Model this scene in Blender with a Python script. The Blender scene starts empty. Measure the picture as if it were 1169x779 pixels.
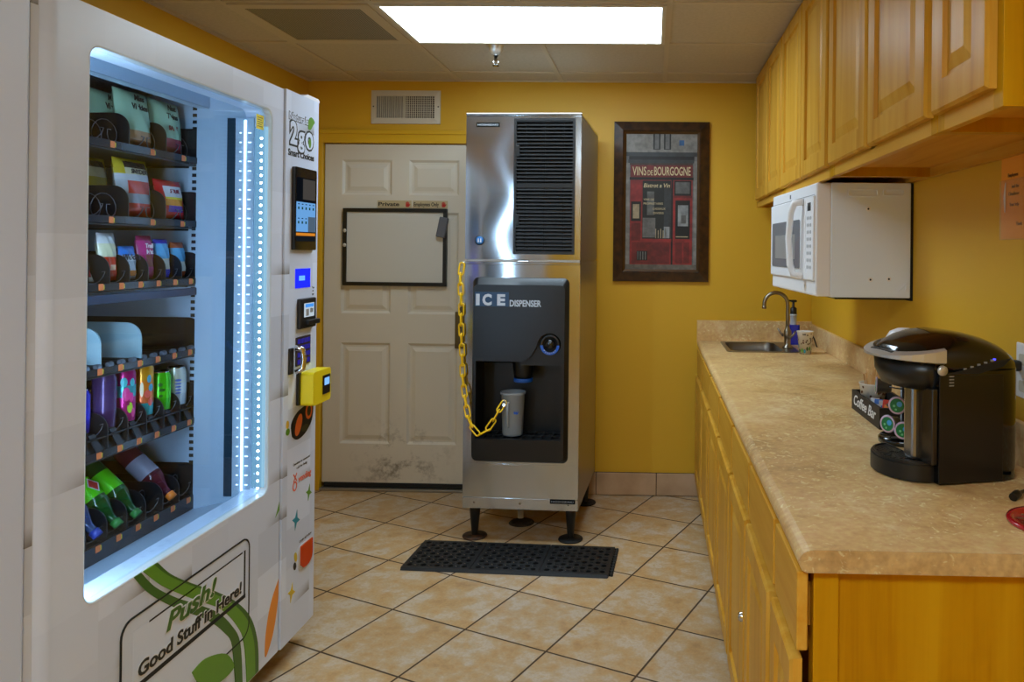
import bpy, bmesh, math, random
from mathutils import Vector, Matrix
random.seed(7)
SC = bpy.context.scene
COL = SC.collection
PI = math.pi
MW = {}            # world matrix of every parent, kept by hand so nothing waits for a depsgraph update

# ------------------------------------------------------------------ mesh helpers
def nb(): return bmesh.new()

def absorb(bm, tmp, mi=0, keep=False):
    vm = [bm.verts.new(v.co) for v in tmp.verts]
    for i, v in enumerate(tmp.verts): v.index = i
    for f in tmp.faces:
        try:
            nf = bm.faces.new([vm[v.index] for v in f.verts])
            nf.material_index = f.material_index if keep else mi
            nf.smooth = f.smooth
        except ValueError: pass
    tmp.free()

def box(bm, x0, x1, y0, y1, z0, z1, mi=0, bev=0.0, seg=2):
    t = nb()
    v = [t.verts.new((x, y, z)) for x in (x0, x1) for y in (y0, y1) for z in (z0, z1)]
    for q in ((0,1,3,2),(4,6,7,5),(0,4,5,1),(2,3,7,6),(0,2,6,4),(1,5,7,3)):
        t.faces.new([v[i] for i in q])
    if bev > 0:
        bmesh.ops.bevel(t, geom=list(t.edges), offset=bev, segments=seg, profile=0.5, affect='EDGES')
    absorb(bm, t, mi)
    return bm

def frame_of(d):
    d = Vector(d).normalized()
    a = Vector((0,0,1)) if abs(d.z) < .9 else Vector((1,0,0))
    u = a.cross(d).normalized(); w = d.cross(u).normalized()
    return u, w, d

def lathe(bm, prof, base, axis=(0,0,1), seg=24, mi=0, smooth=True, mis=None):
    """prof: list of (radius, height) along axis from base"""
    u, w, d = frame_of(axis); base = Vector(base)
    rings = []
    for r, h in prof:
        if r < 1e-6: rings.append([bm.verts.new(base + d*h)])
        else: rings.append([bm.verts.new(base + d*h + (u*math.cos(2*PI*k/seg) + w*math.sin(2*PI*k/seg))*r) for k in range(seg)])
    for i in range(len(rings)-1):
        A, B = rings[i], rings[i+1]
        m = mis[i] if mis else mi
        for k in range(seg):
            k2 = (k+1) % seg
            if len(A) == 1 and len(B) == 1: continue
            if len(A) == 1: f = bm.faces.new((A[0], B[k2], B[k]))
            elif len(B) == 1: f = bm.faces.new((A[k], A[k2], B[0]))
            else: f = bm.faces.new((A[k], A[k2], B[k2], B[k]))
            f.material_index = m; f.smooth = smooth
    return bm

def cyl(bm, p0, p1, r0, r1=None, seg=20, mi=0, smooth=True):
    r1 = r0 if r1 is None else r1
    d = Vector(p1) - Vector(p0)
    lathe(bm, [(0,0),(r0,0),(r0,0),(r1,d.length),(r1,d.length),(0,d.length)], p0, d, seg, mi, smooth)
    return bm

def tube(bm, pts, r, seg=8, closed=False, mi=0, smooth=True):
    pts = [Vector(p) for p in pts]; n = len(pts)
    rr = r if isinstance(r, (list, tuple)) else [r]*n
    rings = []; prev = None
    for i, p in enumerate(pts):
        if closed: t = pts[(i+1) % n] - pts[i-1]
        else: t = pts[min(i+1, n-1)] - pts[max(i-1, 0)]
        t.normalize()
        if prev is None: u, w, _ = frame_of(t)
        else:
            u = prev - t*prev.dot(t)
            u = u.normalized() if u.length > 1e-6 else frame_of(t)[0]
            w = t.cross(u)
        prev = u
        rings.append([bm.verts.new(p + (u*math.cos(2*PI*k/seg) + w*math.sin(2*PI*k/seg))*rr[i]) for k in range(seg)])
    m = n if closed else n-1
    for i in range(m):
        A, B = rings[i], rings[(i+1) % n]
        for k in range(seg):
            f = bm.faces.new((A[k], A[(k+1) % seg], B[(k+1) % seg], B[k])); f.smooth = smooth; f.material_index = mi
    if not closed:
        for R in (rings[0][::-1], rings[-1]):
            f = bm.faces.new(R); f.material_index = mi
    return bm

def P3(plane, a, b, c):
    return {'YZ': (c, a, b), 'XZ': (a, c, b), 'XY': (a, b, c)}[plane]

def prism(bm, pts, plane, c0, c1, mi=0, smooth=False):
    A = [bm.verts.new(P3(plane, a, b, c0)) for a, b in pts]
    B = [bm.verts.new(P3(plane, a, b, c1)) for a, b in pts]
    n = len(pts)
    for f in (bm.faces.new(A), bm.faces.new(B[::-1])): f.material_index = mi
    for k in range(n):
        f = bm.faces.new((A[k], B[k], B[(k+1) % n], A[(k+1) % n])); f.material_index = mi; f.smooth = smooth
    return bm

def ring_prism(bm, outer, inner, plane, c0, c1, mi=0, ci0=None, ci1=None):
    """frame between two outlines with the same number of points"""
    ci0 = c0 if ci0 is None else ci0; ci1 = c1 if ci1 is None else ci1
    n = len(outer)
    O0 = [bm.verts.new(P3(plane, a, b, c0)) for a, b in outer]; O1 = [bm.verts.new(P3(plane, a, b, c1)) for a, b in outer]
    I0 = [bm.verts.new(P3(plane, a, b, ci0)) for a, b in inner]; I1 = [bm.verts.new(P3(plane, a, b, ci1)) for a, b in inner]
    for k in range(n):
        j = (k+1) % n
        for q in ((O0[k],O0[j],O1[j],O1[k]), (I0[j],I0[k],I1[k],I1[j]), (O1[k],O1[j],I1[j],I1[k]), (O0[j],O0[k],I0[k],I0[j])):
            f = bm.faces.new(q); f.material_index = mi
    return bm

def rrect(a0, a1, b0, b1, r, seg=6):
    out = []
    for cx, cy, s in ((a1-r, b1-r, 0), (a0+r, b1-r, PI/2), (a0+r, b0+r, PI), (a1-r, b0+r, 1.5*PI)):
        for k in range(seg+1):
            t = s + PI/2*k/seg
            out.append((cx + r*math.cos(t), cy + r*math.sin(t)))
    return out

def band(pts, width):
    """outline of a ribbon along a 2-D polyline; width number or list"""
    n = len(pts); w = width if isinstance(width, (list, tuple)) else [width]*n
    L, R = [], []
    for i in range(n):
        a = Vector(pts[max(i-1,0)]); b = Vector(pts[min(i+1,n-1)]); t = (b-a).normalized(); nn = Vector((-t.y, t.x))
        p = Vector(pts[i]); L.append(tuple(p + nn*w[i]/2)); R.append(tuple(p - nn*w[i]/2))
    return L + R[::-1]

def ribbon(bm, pts, width, plane, c0, c1, mi=0):
    o = band(pts, width); n = len(o)//2
    for k in range(n-1):
        a, b_, c, d = o[k], o[k+1], o[2*n-2-k], o[2*n-1-k]
        A = [bm.verts.new(P3(plane, *p, c0)) for p in (a, b_, c, d)]; B = [bm.verts.new(P3(plane, *p, c1)) for p in (a, b_, c, d)]
        for q in (A, B[::-1], (A[0],B[0],B[1],A[1]), (A[2],B[2],B[3],A[3])):
            f = bm.faces.new(q); f.material_index = mi
    bmesh.ops.remove_doubles(bm, verts=bm.verts, dist=1e-6)
    return bm

def smooth_poly(pts, n=6):
    """Catmull-Rom through 2-D/3-D points"""
    P = [Vector(p) for p in pts]; out = []
    for i in range(len(P)-1):
        p0 = P[max(i-1,0)]; p1 = P[i]; p2 = P[i+1]; p3 = P[min(i+2, len(P)-1)]
        for k in range(n):
            t = k/n
            out.append(tuple(0.5*((2*p1) + (p2-p0)*t + (2*p0-5*p1+4*p2-p3)*t*t + (3*p1-p0-3*p2+p3)*t**3)))
    out.append(tuple(P[-1]))
    return out

def ellipse(cx, cy, rx, ry, n=24, a=0):
    ca, sa = math.cos(a), math.sin(a)
    return [(cx + rx*math.cos(2*PI*k/n)*ca - ry*math.sin(2*PI*k/n)*sa, cy + rx*math.cos(2*PI*k/n)*sa + ry*math.sin(2*PI*k/n)*ca) for k in range(n)]

def panel_door(bm, mp, u0, u1, v0, v1, t, panels, dep=.008, edge=.006, g=(.010, .018, .040), field=.002, mi=0):
    """a framed door with raised panels; mp(u, v, d) gives the point, d = distance out from the back face"""
    def q(pts, m=mi):
        f = bm.faces.new([bm.verts.new(mp(*p)) for p in pts]); f.material_index = m
    def rect(i, d, a=u0, b=u1, c=v0, e=v1): return [(a+i, c+i, d), (b-i, c+i, d), (b-i, e-i, d), (a+i, e-i, d)]
    def loop(A, B):
        for k in range(4): q([A[k], A[(k+1)%4], B[(k+1)%4], B[k]])
    r0, r1, r2 = rect(0, 0), rect(0, t-edge), rect(edge, t)
    q(r0); loop(r0, r1); loop(r1, r2)
    us = sorted({u0+edge, u1-edge, *[x for p in panels for x in p[:2]]}); vs = sorted({v0+edge, v1-edge, *[x for p in panels for x in p[2:]]})
    for i in range(len(us)-1):
        for j in range(len(vs)-1):
            cu, cv = (us[i]+us[i+1])/2, (vs[j]+vs[j+1])/2
            if any(p[0] < cu < p[1] and p[2] < cv < p[3] for p in panels): continue
            q([(us[i],vs[j],t),(us[i+1],vs[j],t),(us[i+1],vs[j+1],t),(us[i],vs[j+1],t)])
    for p in panels:
        a = rect(0, t, *p); b = rect(g[0], t-dep, *p); c = rect(g[1], t-dep, *p); d = rect(g[2], t-field, *p)
        loop(a, b); loop(b, c); loop(c, d); q(d)
    bmesh.ops.remove_doubles(bm, verts=bm.verts, dist=1e-5)
    bmesh.ops.recalc_face_normals(bm, faces=bm.faces)
    return bm

# ------------------------------------------------------------------ objects
def props(o, label=None, cat=None, group=None, kind=None):
    if label: o['label'] = label
    if cat: o['category'] = cat
    if group: o['group'] = group
    if kind: o['kind'] = kind
    return o

def thing(name, label, cat, loc=(0,0,0), rz=0, group=None):
    o = bpy.data.objects.new(name, None); COL.objects.link(o)
    o.empty_display_size = .05
    o.location = loc; o.rotation_euler = (0,0,rz)
    MW[o] = Matrix.Translation(loc) @ Matrix.Rotation(rz, 4, 'Z')
    return props(o, label, cat, group)

def obj(name, bm, mats, parent=None, local=False, label=None, cat=None, group=None, kind=None, recalc=True, recenter=True, autosmooth=False):
    if recalc: bmesh.ops.recalc_face_normals(bm, faces=bm.faces)
    me = bpy.data.meshes.new(name)
    if autosmooth:
        for f in bm.faces: f.smooth = True
        for e in bm.edges:
            if len(e.link_faces) == 2 and e.calc_face_angle(0) > math.radians(35): e.smooth = False
    bm.to_mesh(me); bm.free()
    for m in (mats if isinstance(mats, (list, tuple)) else [mats]): me.materials.append(m)
    o = bpy.data.objects.new(name, me); COL.objects.link(o)
    if parent is not None:
        o.parent = parent
        MW[o] = MW[parent]
        if not local: me.transform(MW[parent].inverted())
    elif kind != 'structure' and recenter:
        xs = [v.co for v in me.vertices]
        lo = Vector([min(v[i] for v in xs) for i in range(3)]); hi = Vector([max(v[i] for v in xs) for i in range(3)])
        c = Vector(((lo.x+hi.x)/2, (lo.y+hi.y)/2, lo.z)); me.transform(Matrix.Translation(-c)); o.location = c
        MW[o] = Matrix.Translation(c)
    else: MW[o] = Matrix()
    return props(o, label, cat, group, kind)

def struct(name, bm, m, parent=None):
    return obj(name, bm, m, parent, kind='structure' if parent is None else None)

def dup(o, parent, delta=(0,0,0)):
    c = o.copy(); COL.objects.link(c); c.parent = parent; c.location = o.location + Vector(delta); MW[c] = MW[parent]
    return c

def text(name, s, pos, right, up, h, mat, parent, width=None, ext=.0005, off=0.0, shear=0.0, align='LEFT', local=False, sx=1.0, space=1.0):
    """lettering: h = cap height, pos = left/centre of the baseline"""
    cu = bpy.data.curves.new(name, 'FONT'); cu.body = s; cu.size = h/.70; cu.extrude = ext; cu.offset = off; cu.shear = shear
    cu.align_x = align; cu.resolution_u = 3; cu.space_character = space
    t = bpy.data.objects.new(name, cu); COL.objects.link(t)
    dg = bpy.context.evaluated_depsgraph_get(); dg.update()
    me = bpy.data.meshes.new_from_object(t.evaluated_get(dg))
    bpy.data.objects.remove(t); bpy.data.curves.remove(cu)
    if width and len(me.vertices):
        xs = [v.co.x for v in me.vertices]; sx = width/max(1e-6, max(xs)-min(xs))
        if align == 'LEFT': me.transform(Matrix.Translation((-min(xs), 0, 0)))
    R = Vector(right).normalized(); U = Vector(up).normalized(); N = R.cross(U)
    M = Matrix(((R.x*sx,U.x,N.x,pos[0]),(R.y*sx,U.y,N.y,pos[1]),(R.z*sx,U.z,N.z,pos[2]),(0,0,0,1)))
    me.transform(M)
    if not local: me.transform(MW[parent].inverted())
    me.materials.clear(); me.materials.append(mat); me.name = name
    o = bpy.data.objects.new(name, me); COL.objects.link(o); o.parent = parent; MW[o] = MW[parent]
    return o

# ------------------------------------------------------------------ materials
def lin(c):
    return tuple(((x/255)/12.92 if x/255 <= .04045 else ((x/255+.055)/1.055)**2.4) for x in c) + (1.0,)

def newmat(name):
    m = bpy.data.materials.new(name); m.use_nodes = True
    nt = m.node_tree; b = nt.nodes['Principled BSDF']
    return m, nt, b

def N(nt, typ, **kw):
    n = nt.nodes.new(typ)
    for k, v in kw.items():
        if k.startswith('i_'):
            key = k[2:]; n.inputs[int(key) if key.isdigit() else key.replace('_', ' ')].default_value = v
        else: setattr(n, k, v)
    return n

def ramp(nt, fac, stops):
    r = nt.nodes.new('ShaderNodeValToRGB'); e = r.color_ramp.elements
    while len(e) < len(stops): e.new(.5)
    for el, (p, c) in zip(e, stops): el.position = p; el.color = lin(c)
    nt.links.new(fac, r.inputs[0]); return r

def plain(name, c, rough=.5, metal=0.0, spec=.5, coat=0.0, emis=None, es=0.0, bump=None, vary=None, aniso=0.0):
    m, nt, b = newmat(name); L = nt.links.new
    b.inputs['Base Color'].default_value = lin(c); b.inputs['Roughness'].default_value = rough
    b.inputs['Metallic'].default_value = metal; b.inputs['Specular IOR Level'].default_value = spec
    b.inputs['Coat Weight'].default_value = coat
    if emis: b.inputs['Emission Color'].default_value = lin(emis); b.inputs['Emission Strength'].default_value = es
    tc = N(nt, 'ShaderNodeTexCoord')
    if vary:      # (scale, second colour)
        n = N(nt, 'ShaderNodeTexNoise', i_Scale=vary[0], i_Detail=5.0); L(tc.outputs['Object'], n.inputs['Vector'])
        r = ramp(nt, n.outputs['Fac'], [(.35, c), (.65, vary[1])]); L(r.outputs[0], b.inputs['Base Color'])
    if bump:      # (scale, strength)
        n = N(nt, 'ShaderNodeTexNoise', i_Scale=bump[0], i_Detail=3.0); L(tc.outputs['Object'], n.inputs['Vector'])
        bp = N(nt, 'ShaderNodeBump', i_Strength=bump[1], i_Distance=.002); L(n.outputs['Fac'], bp.inputs['Height']); L(bp.outputs[0], b.inputs['Normal'])
    return m

def wood(name, axis, a=(202,146,46), b_=(214,164,66), dark=(184,126,36), rough=.36):
    m, nt, b = newmat(name); L = nt.links.new
    tc = N(nt, 'ShaderNodeTexCoord'); mp = N(nt, 'ShaderNodeMapping')
    s = [9.0, 9.0, 9.0]; s[axis] = .8; mp.inputs['Scale'].default_value = s
    L(tc.outputs['Object'], mp.inputs['Vector'])
    n1 = N(nt, 'ShaderNodeTexNoise', i_Scale=1.6, i_Detail=4.0, i_Distortion=.6); L(mp.outputs[0], n1.inputs['Vector'])
    mp2 = N(nt, 'ShaderNodeMapping'); s2 = [120.0]*3; s2[axis] = 3.0; mp2.inputs['Scale'].default_value = s2; L(tc.outputs['Object'], mp2.inputs['Vector'])
    n2 = N(nt, 'ShaderNodeTexNoise', i_Scale=1.0, i_Detail=2.0); L(mp2.outputs[0], n2.inputs['Vector'])
    ad = N(nt, 'ShaderNodeMath', operation='MULTIPLY_ADD'); L(n2.outputs['Fac'], ad.inputs[0]); ad.inputs[1].default_value = .22; L(n1.outputs['Fac'], ad.inputs[2])
    r = ramp(nt, ad.outputs[0], [(.36, dark), (.52, a), (.8, b_)]); L(r.outputs[0], b.inputs['Base Color'])
    b.inputs['Roughness'].default_value = rough; b.inputs['Specular IOR Level'].default_value = .05; b.inputs['Coat Weight'].default_value = .0; b.inputs['Coat Roughness'].default_value = .25
    return m

def glassy(name, tint, rough=.02, ior=1.45, alpha=1.0, diff=None, dmix=0.0):
    """thin clear sheet: transparent + fresnel reflection, optionally a little haze of its own colour"""
    m = bpy.data.materials.new(name); m.use_nodes = True; nt = m.node_tree; L = nt.links.new
    nt.nodes.remove(nt.nodes['Principled BSDF']); out = nt.nodes['Material Output']
    tr = N(nt, 'ShaderNodeBsdfTransparent'); tr.inputs[0].default_value = lin(tint)
    gl = N(nt, 'ShaderNodeBsdfGlossy', i_Roughness=rough); lw = N(nt, 'ShaderNodeLayerWeight', i_Blend=.5)
    p5 = N(nt, 'ShaderNodeMath', operation='POWER', i_1=4.0); L(lw.outputs['Facing'], p5.inputs[0])
    fr = N(nt, 'ShaderNodeMath', operation='MULTIPLY_ADD', i_1=.45, i_2=.025); L(p5.outputs[0], fr.inputs[0])
    mx = N(nt, 'ShaderNodeMixShader'); L(fr.outputs[0], mx.inputs[0]); L(tr.outputs[0], mx.inputs[1]); L(gl.outputs[0], mx.inputs[2])
    last = mx
    if diff:
        df = N(nt, 'ShaderNodeBsdfDiffuse'); df.inputs[0].default_value = lin(diff)
        m2 = N(nt, 'ShaderNodeMixShader', i_0=dmix); L(mx.outputs[0], m2.inputs[1]); L(df.outputs[0], m2.inputs[2]); last = m2
    L(last.outputs[0], out.inputs[0])
    return m

def emit(name, c, s):
    m = bpy.data.materials.new(name); m.use_nodes = True; nt = m.node_tree
    nt.nodes.remove(nt.nodes['Principled BSDF'])
    e = N(nt, 'ShaderNodeEmission', i_Strength=s); e.inputs[0].default_value = lin(c)
    nt.links.new(e.outputs[0], nt.nodes['Material Output'].inputs[0]); return m

def M_floor():
    m, nt, b = newmat('floor_tiles'); L = nt.links.new
    g = N(nt, 'ShaderNodeNewGeometry')
    s = N(nt, 'ShaderNodeVectorMath', operation='SUBTRACT'); L(g.outputs['Position'], s.inputs[0]); s.inputs[1].default_value = (-1.3579, 3.1682, 0)
    r = N(nt, 'ShaderNodeVectorRotate', rotation_type='Z_AXIS'); r.inputs['Angle'].default_value = .4174; L(s.outputs[0], r.inputs['Vector'])
    k = N(nt, 'ShaderNodeVectorMath', operation='SCALE'); k.inputs['Scale'].default_value = 1/.3594; L(r.outputs[0], k.inputs[0])
    fr = N(nt, 'ShaderNodeVectorMath', operation='FRACTION'); L(k.outputs[0], fr.inputs[0])
    fl = N(nt, 'ShaderNodeVectorMath', operation='FLOOR'); L(k.outputs[0], fl.inputs[0])
    sx = N(nt, 'ShaderNodeSeparateXYZ'); L(fr.outputs[0], sx.inputs[0])
    ds = []
    for a in 'XY':
        d = N(nt, 'ShaderNodeMath', operation='SUBTRACT', i_1=.5); L(sx.outputs[a], d.inputs[0])
        e = N(nt, 'ShaderNodeMath', operation='ABSOLUTE'); L(d.outputs[0], e.inputs[0]); ds.append(e)
    mxm = N(nt, 'ShaderNodeMath', operation='MAXIMUM'); L(ds[0].outputs[0], mxm.inputs[0]); L(ds[1].outputs[0], mxm.inputs[1])
    gm = N(nt, 'ShaderNodeMapRange', i_1=.4865, i_2=.4915); gm.interpolation_type = 'SMOOTHSTEP'; L(mxm.outputs[0], gm.inputs['Value'])
    wn = N(nt, 'ShaderNodeTexWhiteNoise', noise_dimensions='3D'); L(fl.outputs[0], wn.inputs['Vector'])
    off = N(nt, 'ShaderNodeVectorMath', operation='MULTIPLY_ADD'); L(wn.outputs['Color'], off.inputs[0]); off.inputs[1].default_value = (20,20,20); L(k.outputs[0], off.inputs[2])
    n1 = N(nt, 'ShaderNodeTexNoise', i_Scale=3.6, i_Detail=8.0, i_Roughness=.66); L(off.outputs[0], n1.inputs['Vector'])
    c1 = ramp(nt, n1.outputs['Fac'], [(.28, (167,129,87)), (.42, (190,151,100)), (.52, (191,162,123)), (.62, (199,181,158)), (.72, (188,153,101))])
    n2 = N(nt, 'ShaderNodeTexNoise', i_Scale=40.0, i_Detail=3.0); L(off.outputs[0], n2.inputs['Vector'])
    mm = N(nt, 'ShaderNodeMix', data_type='RGBA', blend_type='OVERLAY', i_0=.18); L(c1.outputs[0], mm.inputs[6]); L(n2.outputs['Fac'], mm.inputs[7])
    tv = N(nt, 'ShaderNodeMapRange', i_3=.93, i_4=1.05); L(wn.outputs['Value'], tv.inputs['Value'])
    tint = N(nt, 'ShaderNodeVectorMath', operation='SCALE'); L(mm.outputs[2], tint.inputs[0]); L(tv.outputs[0], tint.inputs['Scale'])
    fin = N(nt, 'ShaderNodeMix', data_type='RGBA'); L(gm.outputs[0], fin.inputs[0]); L(tint.outputs[0], fin.inputs[6]); fin.inputs[7].default_value = lin((74,54,32))
    L(fin.outputs[2], b.inputs['Base Color'])
    ro = N(nt, 'ShaderNodeMapRange', i_3=.42, i_4=.9); L(gm.outputs[0], ro.inputs['Value']); L(ro.outputs[0], b.inputs['Roughness'])
    bp = N(nt, 'ShaderNodeBump', i_Strength=.5, i_Distance=.003); bp.invert = True; L(gm.outputs[0], bp.inputs['Height']); L(bp.outputs[0], b.inputs['Normal'])
    return m

def M_wrap(name='block_print_wrap'):
    """printed white wrap of overlapping grey blocks, some with a printed wedge"""
    m, nt, b = newmat(name); L = nt.links.new
    g = N(nt, 'ShaderNodeNewGeometry'); sp = N(nt, 'ShaderNodeSeparateXYZ'); L(g.outputs['Position'], sp.inputs[0])
    cy = N(nt, 'ShaderNodeMath', operation='MULTIPLY_ADD', i_1=1/.175, i_2=.3); L(sp.outputs['Y'], cy.inputs[0])
    fy = N(nt, 'ShaderNodeMath', operation='FLOOR'); L(cy.outputs[0], fy.inputs[0])
    hv = N(nt, 'ShaderNodeMath', operation='MULTIPLY', i_1=.37); L(fy.outputs[0], hv.inputs[0])
    cz = N(nt, 'ShaderNodeMath', operation='MULTIPLY_ADD', i_1=1/.138); L(sp.outputs['Z'], cz.inputs[0]); L(hv.outputs[0], cz.inputs[2])
    cv = N(nt, 'ShaderNodeCombineXYZ'); L(cy.outputs[0], cv.inputs[0]); L(cz.outputs[0], cv.inputs[1])
    fl = N(nt, 'ShaderNodeVectorMath', operation='FLOOR'); L(cv.outputs[0], fl.inputs[0])
    fr = N(nt, 'ShaderNodeVectorMath', operation='FRACTION'); L(cv.outputs[0], fr.inputs[0]); s2 = N(nt, 'ShaderNodeSeparateXYZ'); L(fr.outputs[0], s2.inputs[0])
    wn = N(nt, 'ShaderNodeTexWhiteNoise', noise_dimensions='3D'); L(fl.outputs[0], wn.inputs['Vector'])
    base = ramp(nt, wn.outputs['Value'], [(0, (204,214,234)), (1, (222,232,252))])
    # wedge: dark at the lower right corner of some blocks
    a = N(nt, 'ShaderNodeMapRange', i_1=.30, i_2=0.0); L(s2.outputs['Y'], a.inputs['Value'])
    c = N(nt, 'ShaderNodeMapRange', i_1=.25, i_2=1.0); L(s2.outputs['X'], c.inputs['Value'])
    p = N(nt, 'ShaderNodeMath', operation='MULTIPLY'); L(a.outputs[0], p.inputs[0]); L(c.outputs[0], p.inputs[1])
    sel = N(nt, 'ShaderNodeMath', operation='GREATER_THAN', i_1=.66); L(wn.outputs['Color'], sel.inputs[0])
    q = N(nt, 'ShaderNodeMath', operation='MULTIPLY'); L(p.outputs[0], q.inputs[0]); L(sel.outputs[0], q.inputs[1])
    mx = N(nt, 'ShaderNodeMix', data_type='RGBA'); L(q.outputs[0], mx.inputs[0]); L(base.outputs[0], mx.inputs[6]); mx.inputs[7].default_value = lin((120,116,116))
    L(mx.outputs[2], b.inputs['Base Color']); b.inputs['Roughness'].default_value = .32
    return m

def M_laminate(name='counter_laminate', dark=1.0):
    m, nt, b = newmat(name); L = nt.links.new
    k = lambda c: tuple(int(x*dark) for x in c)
    g = N(nt, 'ShaderNodeNewGeometry')
    n1 = N(nt, 'ShaderNodeTexNoise', i_Scale=5.0, i_Detail=9.0, i_Roughness=.66, i_Distortion=.5); L(g.outputs['Position'], n1.inputs['Vector'])
    c1 = ramp(nt, n1.outputs['Fac'], [(.28, k((189,146,90))), (.43, k((216,175,115))), (.56, k((226,189,131))), (.70, k((239,212,164)))])
    n2 = N(nt, 'ShaderNodeTexNoise', i_Scale=70.0, i_Detail=5.0); L(g.outputs['Position'], n2.inputs['Vector'])
    mm = N(nt, 'ShaderNodeMix', data_type='RGBA', blend_type='OVERLAY', i_0=.45); L(c1.outputs[0], mm.inputs[6]); L(n2.outputs['Fac'], mm.inputs[7])
    n3 = N(nt, 'ShaderNodeTexNoise', i_Scale=34.0, i_Detail=5.0, i_Distortion=2.5); L(g.outputs['Position'], n3.inputs['Vector'])
    n4 = N(nt, 'ShaderNodeTexNoise', i_Scale=4.0, i_Detail=2.0); L(g.outputs['Position'], n4.inputs['Vector'])
    ad = N(nt, 'ShaderNodeMath', operation='MULTIPLY_ADD', i_1=.45); L(n4.outputs['Fac'], ad.inputs[0]); L(n3.outputs['Fac'], ad.inputs[2])
    v = N(nt, 'ShaderNodeMapRange', i_1=.83, i_2=.90, i_4=.75); L(ad.outputs[0], v.inputs['Value'])
    m2 = N(nt, 'ShaderNodeMix', data_type='RGBA'); L(v.outputs[0], m2.inputs[0]); L(mm.outputs[2], m2.inputs[6]); m2.inputs[7].default_value = lin(k((244,230,178)))
    L(m2.outputs[2], b.inputs['Base Color']); b.inputs['Roughness'].default_value = .36
    return m

def M_steel(name, c=(182,178,172), rough=.27, axis=0, an=.75, rot=0.0):
    m, nt, b = newmat(name); L = nt.links.new
    b.inputs['Roughness'].default_value = rough
    b.inputs['Base Color'].default_value = lin(c); b.inputs['Metallic'].default_value = 1.0
    b.inputs['Anisotropic'].default_value = an; b.inputs['Anisotropic Rotation'].default_value = rot
    tg = N(nt, 'ShaderNodeTangent', direction_type='RADIAL', axis='Z'); L(tg.outputs[0], b.inputs['Tangent'])
    return m

def M_dots(name, base, hole, pitch, rad, rough=.5, plane='XY', metal=0.0):
    """sheet with a square grid of round perforations"""
    m, nt, b = newmat(name); L = nt.links.new
    g = N(nt, 'ShaderNodeNewGeometry'); k = N(nt, 'ShaderNodeVectorMath', operation='SCALE'); k.inputs['Scale'].default_value = 1/pitch; L(g.outputs['Position'], k.inputs[0])
    fr = N(nt, 'ShaderNodeVectorMath', operation='FRACTION'); L(k.outputs[0], fr.inputs[0])
    s = N(nt, 'ShaderNodeVectorMath', operation='SUBTRACT'); L(fr.outputs[0], s.inputs[0]); s.inputs[1].default_value = (.5,.5,.5)
    w = N(nt, 'ShaderNodeVectorMath', operation='MULTIPLY'); L(s.outputs[0], w.inputs[0]); w.inputs[1].default_value = tuple(1.0 if a in plane else 0.0 for a in 'XYZ')
    ln = N(nt, 'ShaderNodeVectorMath', operation='LENGTH'); L(w.outputs[0], ln.inputs[0])
    lt = N(nt, 'ShaderNodeMath', operation='LESS_THAN', i_1=rad/pitch); L(ln.outputs['Value'], lt.inputs[0])
    mx = N(nt, 'ShaderNodeMix', data_type='RGBA'); L(lt.outputs[0], mx.inputs[0]); mx.inputs[6].default_value = lin(base); mx.inputs[7].default_value = lin(hole)
    L(mx.outputs[2], b.inputs['Base Color']); b.inputs['Roughness'].default_value = rough; b.inputs['Metallic'].default_value = metal
    return m

def M_door():
    m, nt, b = newmat('door_paint'); L = nt.links.new
    g = N(nt, 'ShaderNodeNewGeometry'); sp = N(nt, 'ShaderNodeSeparateXYZ'); L(g.outputs['Position'], sp.inputs[0])
    n = N(nt, 'ShaderNodeTexNoise', i_Scale=9.0, i_Detail=8.0, i_Roughness=.75); L(g.outputs['Position'], n.inputs['Vector'])
    dv = N(nt, 'ShaderNodeVectorMath', operation='DISTANCE'); L(g.outputs['Position'], dv.inputs[0]); dv.inputs[1].default_value = (-1.48, 4.49, .16)
    f = N(nt, 'ShaderNodeMapRange', i_1=.36, i_2=.02); L(dv.outputs['Value'], f.inputs['Value'])
    s = N(nt, 'ShaderNodeMapRange', i_1=.5, i_2=.66); L(n.outputs['Fac'], s.inputs['Value'])
    p = N(nt, 'ShaderNodeMath', operation='MULTIPLY'); L(f.outputs[0], p.inputs[0]); L(s.outputs[0], p.inputs[1])
    mx = N(nt, 'ShaderNodeMix', data_type='RGBA'); L(p.outputs[0], mx.inputs[0]); mx.inputs[6].default_value = lin((212,205,190)); mx.inputs[7].default_value = lin((96,80,60))
    L(mx.outputs[2], b.inputs['Base Color']); b.inputs['Roughness'].default_value = .45
    return m

WALL = plain('mustard_wall_paint', (219,170,36), .5, bump=(160, .10))
TRIMY = plain('mustard_trim_gloss', (216,168,35), .3)
CEIL = plain('ceiling_tile', (200,188,166), .9, vary=(60, (192,180,156)), bump=(220, .25))
TBAR = plain('ceiling_grid_paint', (200,186,160), .6)
FLOOR = M_floor()
BASETILE = plain('baseboard_tile', (178,146,112), .4, vary=(6, (200,168,134)))
GROUT = plain('grout', (80,62,40), .9)
DOORP = M_door()
WRAP = M_wrap()
LAM = M_laminate()
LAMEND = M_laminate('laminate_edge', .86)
WOODZ = wood('maple_vertical', 2); WOODY = wood('maple_horizontal', 1)
WOODX = wood('maple_end_panel', 2, (186,131,12), (197,146,20), (169,112,8))
WOODIN = wood('maple_underside', 1, (206,147,50), (216,160,64), (186,126,37), .5)
STEEL = M_steel('brushed_steel', (174,176,178), .13, 0, .94, .25); STEELD = M_steel('sink_steel', (130,124,116), .3, 1, .4)
NICKEL = plain('brushed_nickel', (150,140,126), .28, 1.0)
CHROME = plain('chrome', (205,205,205), .12, 1.0)
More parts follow.
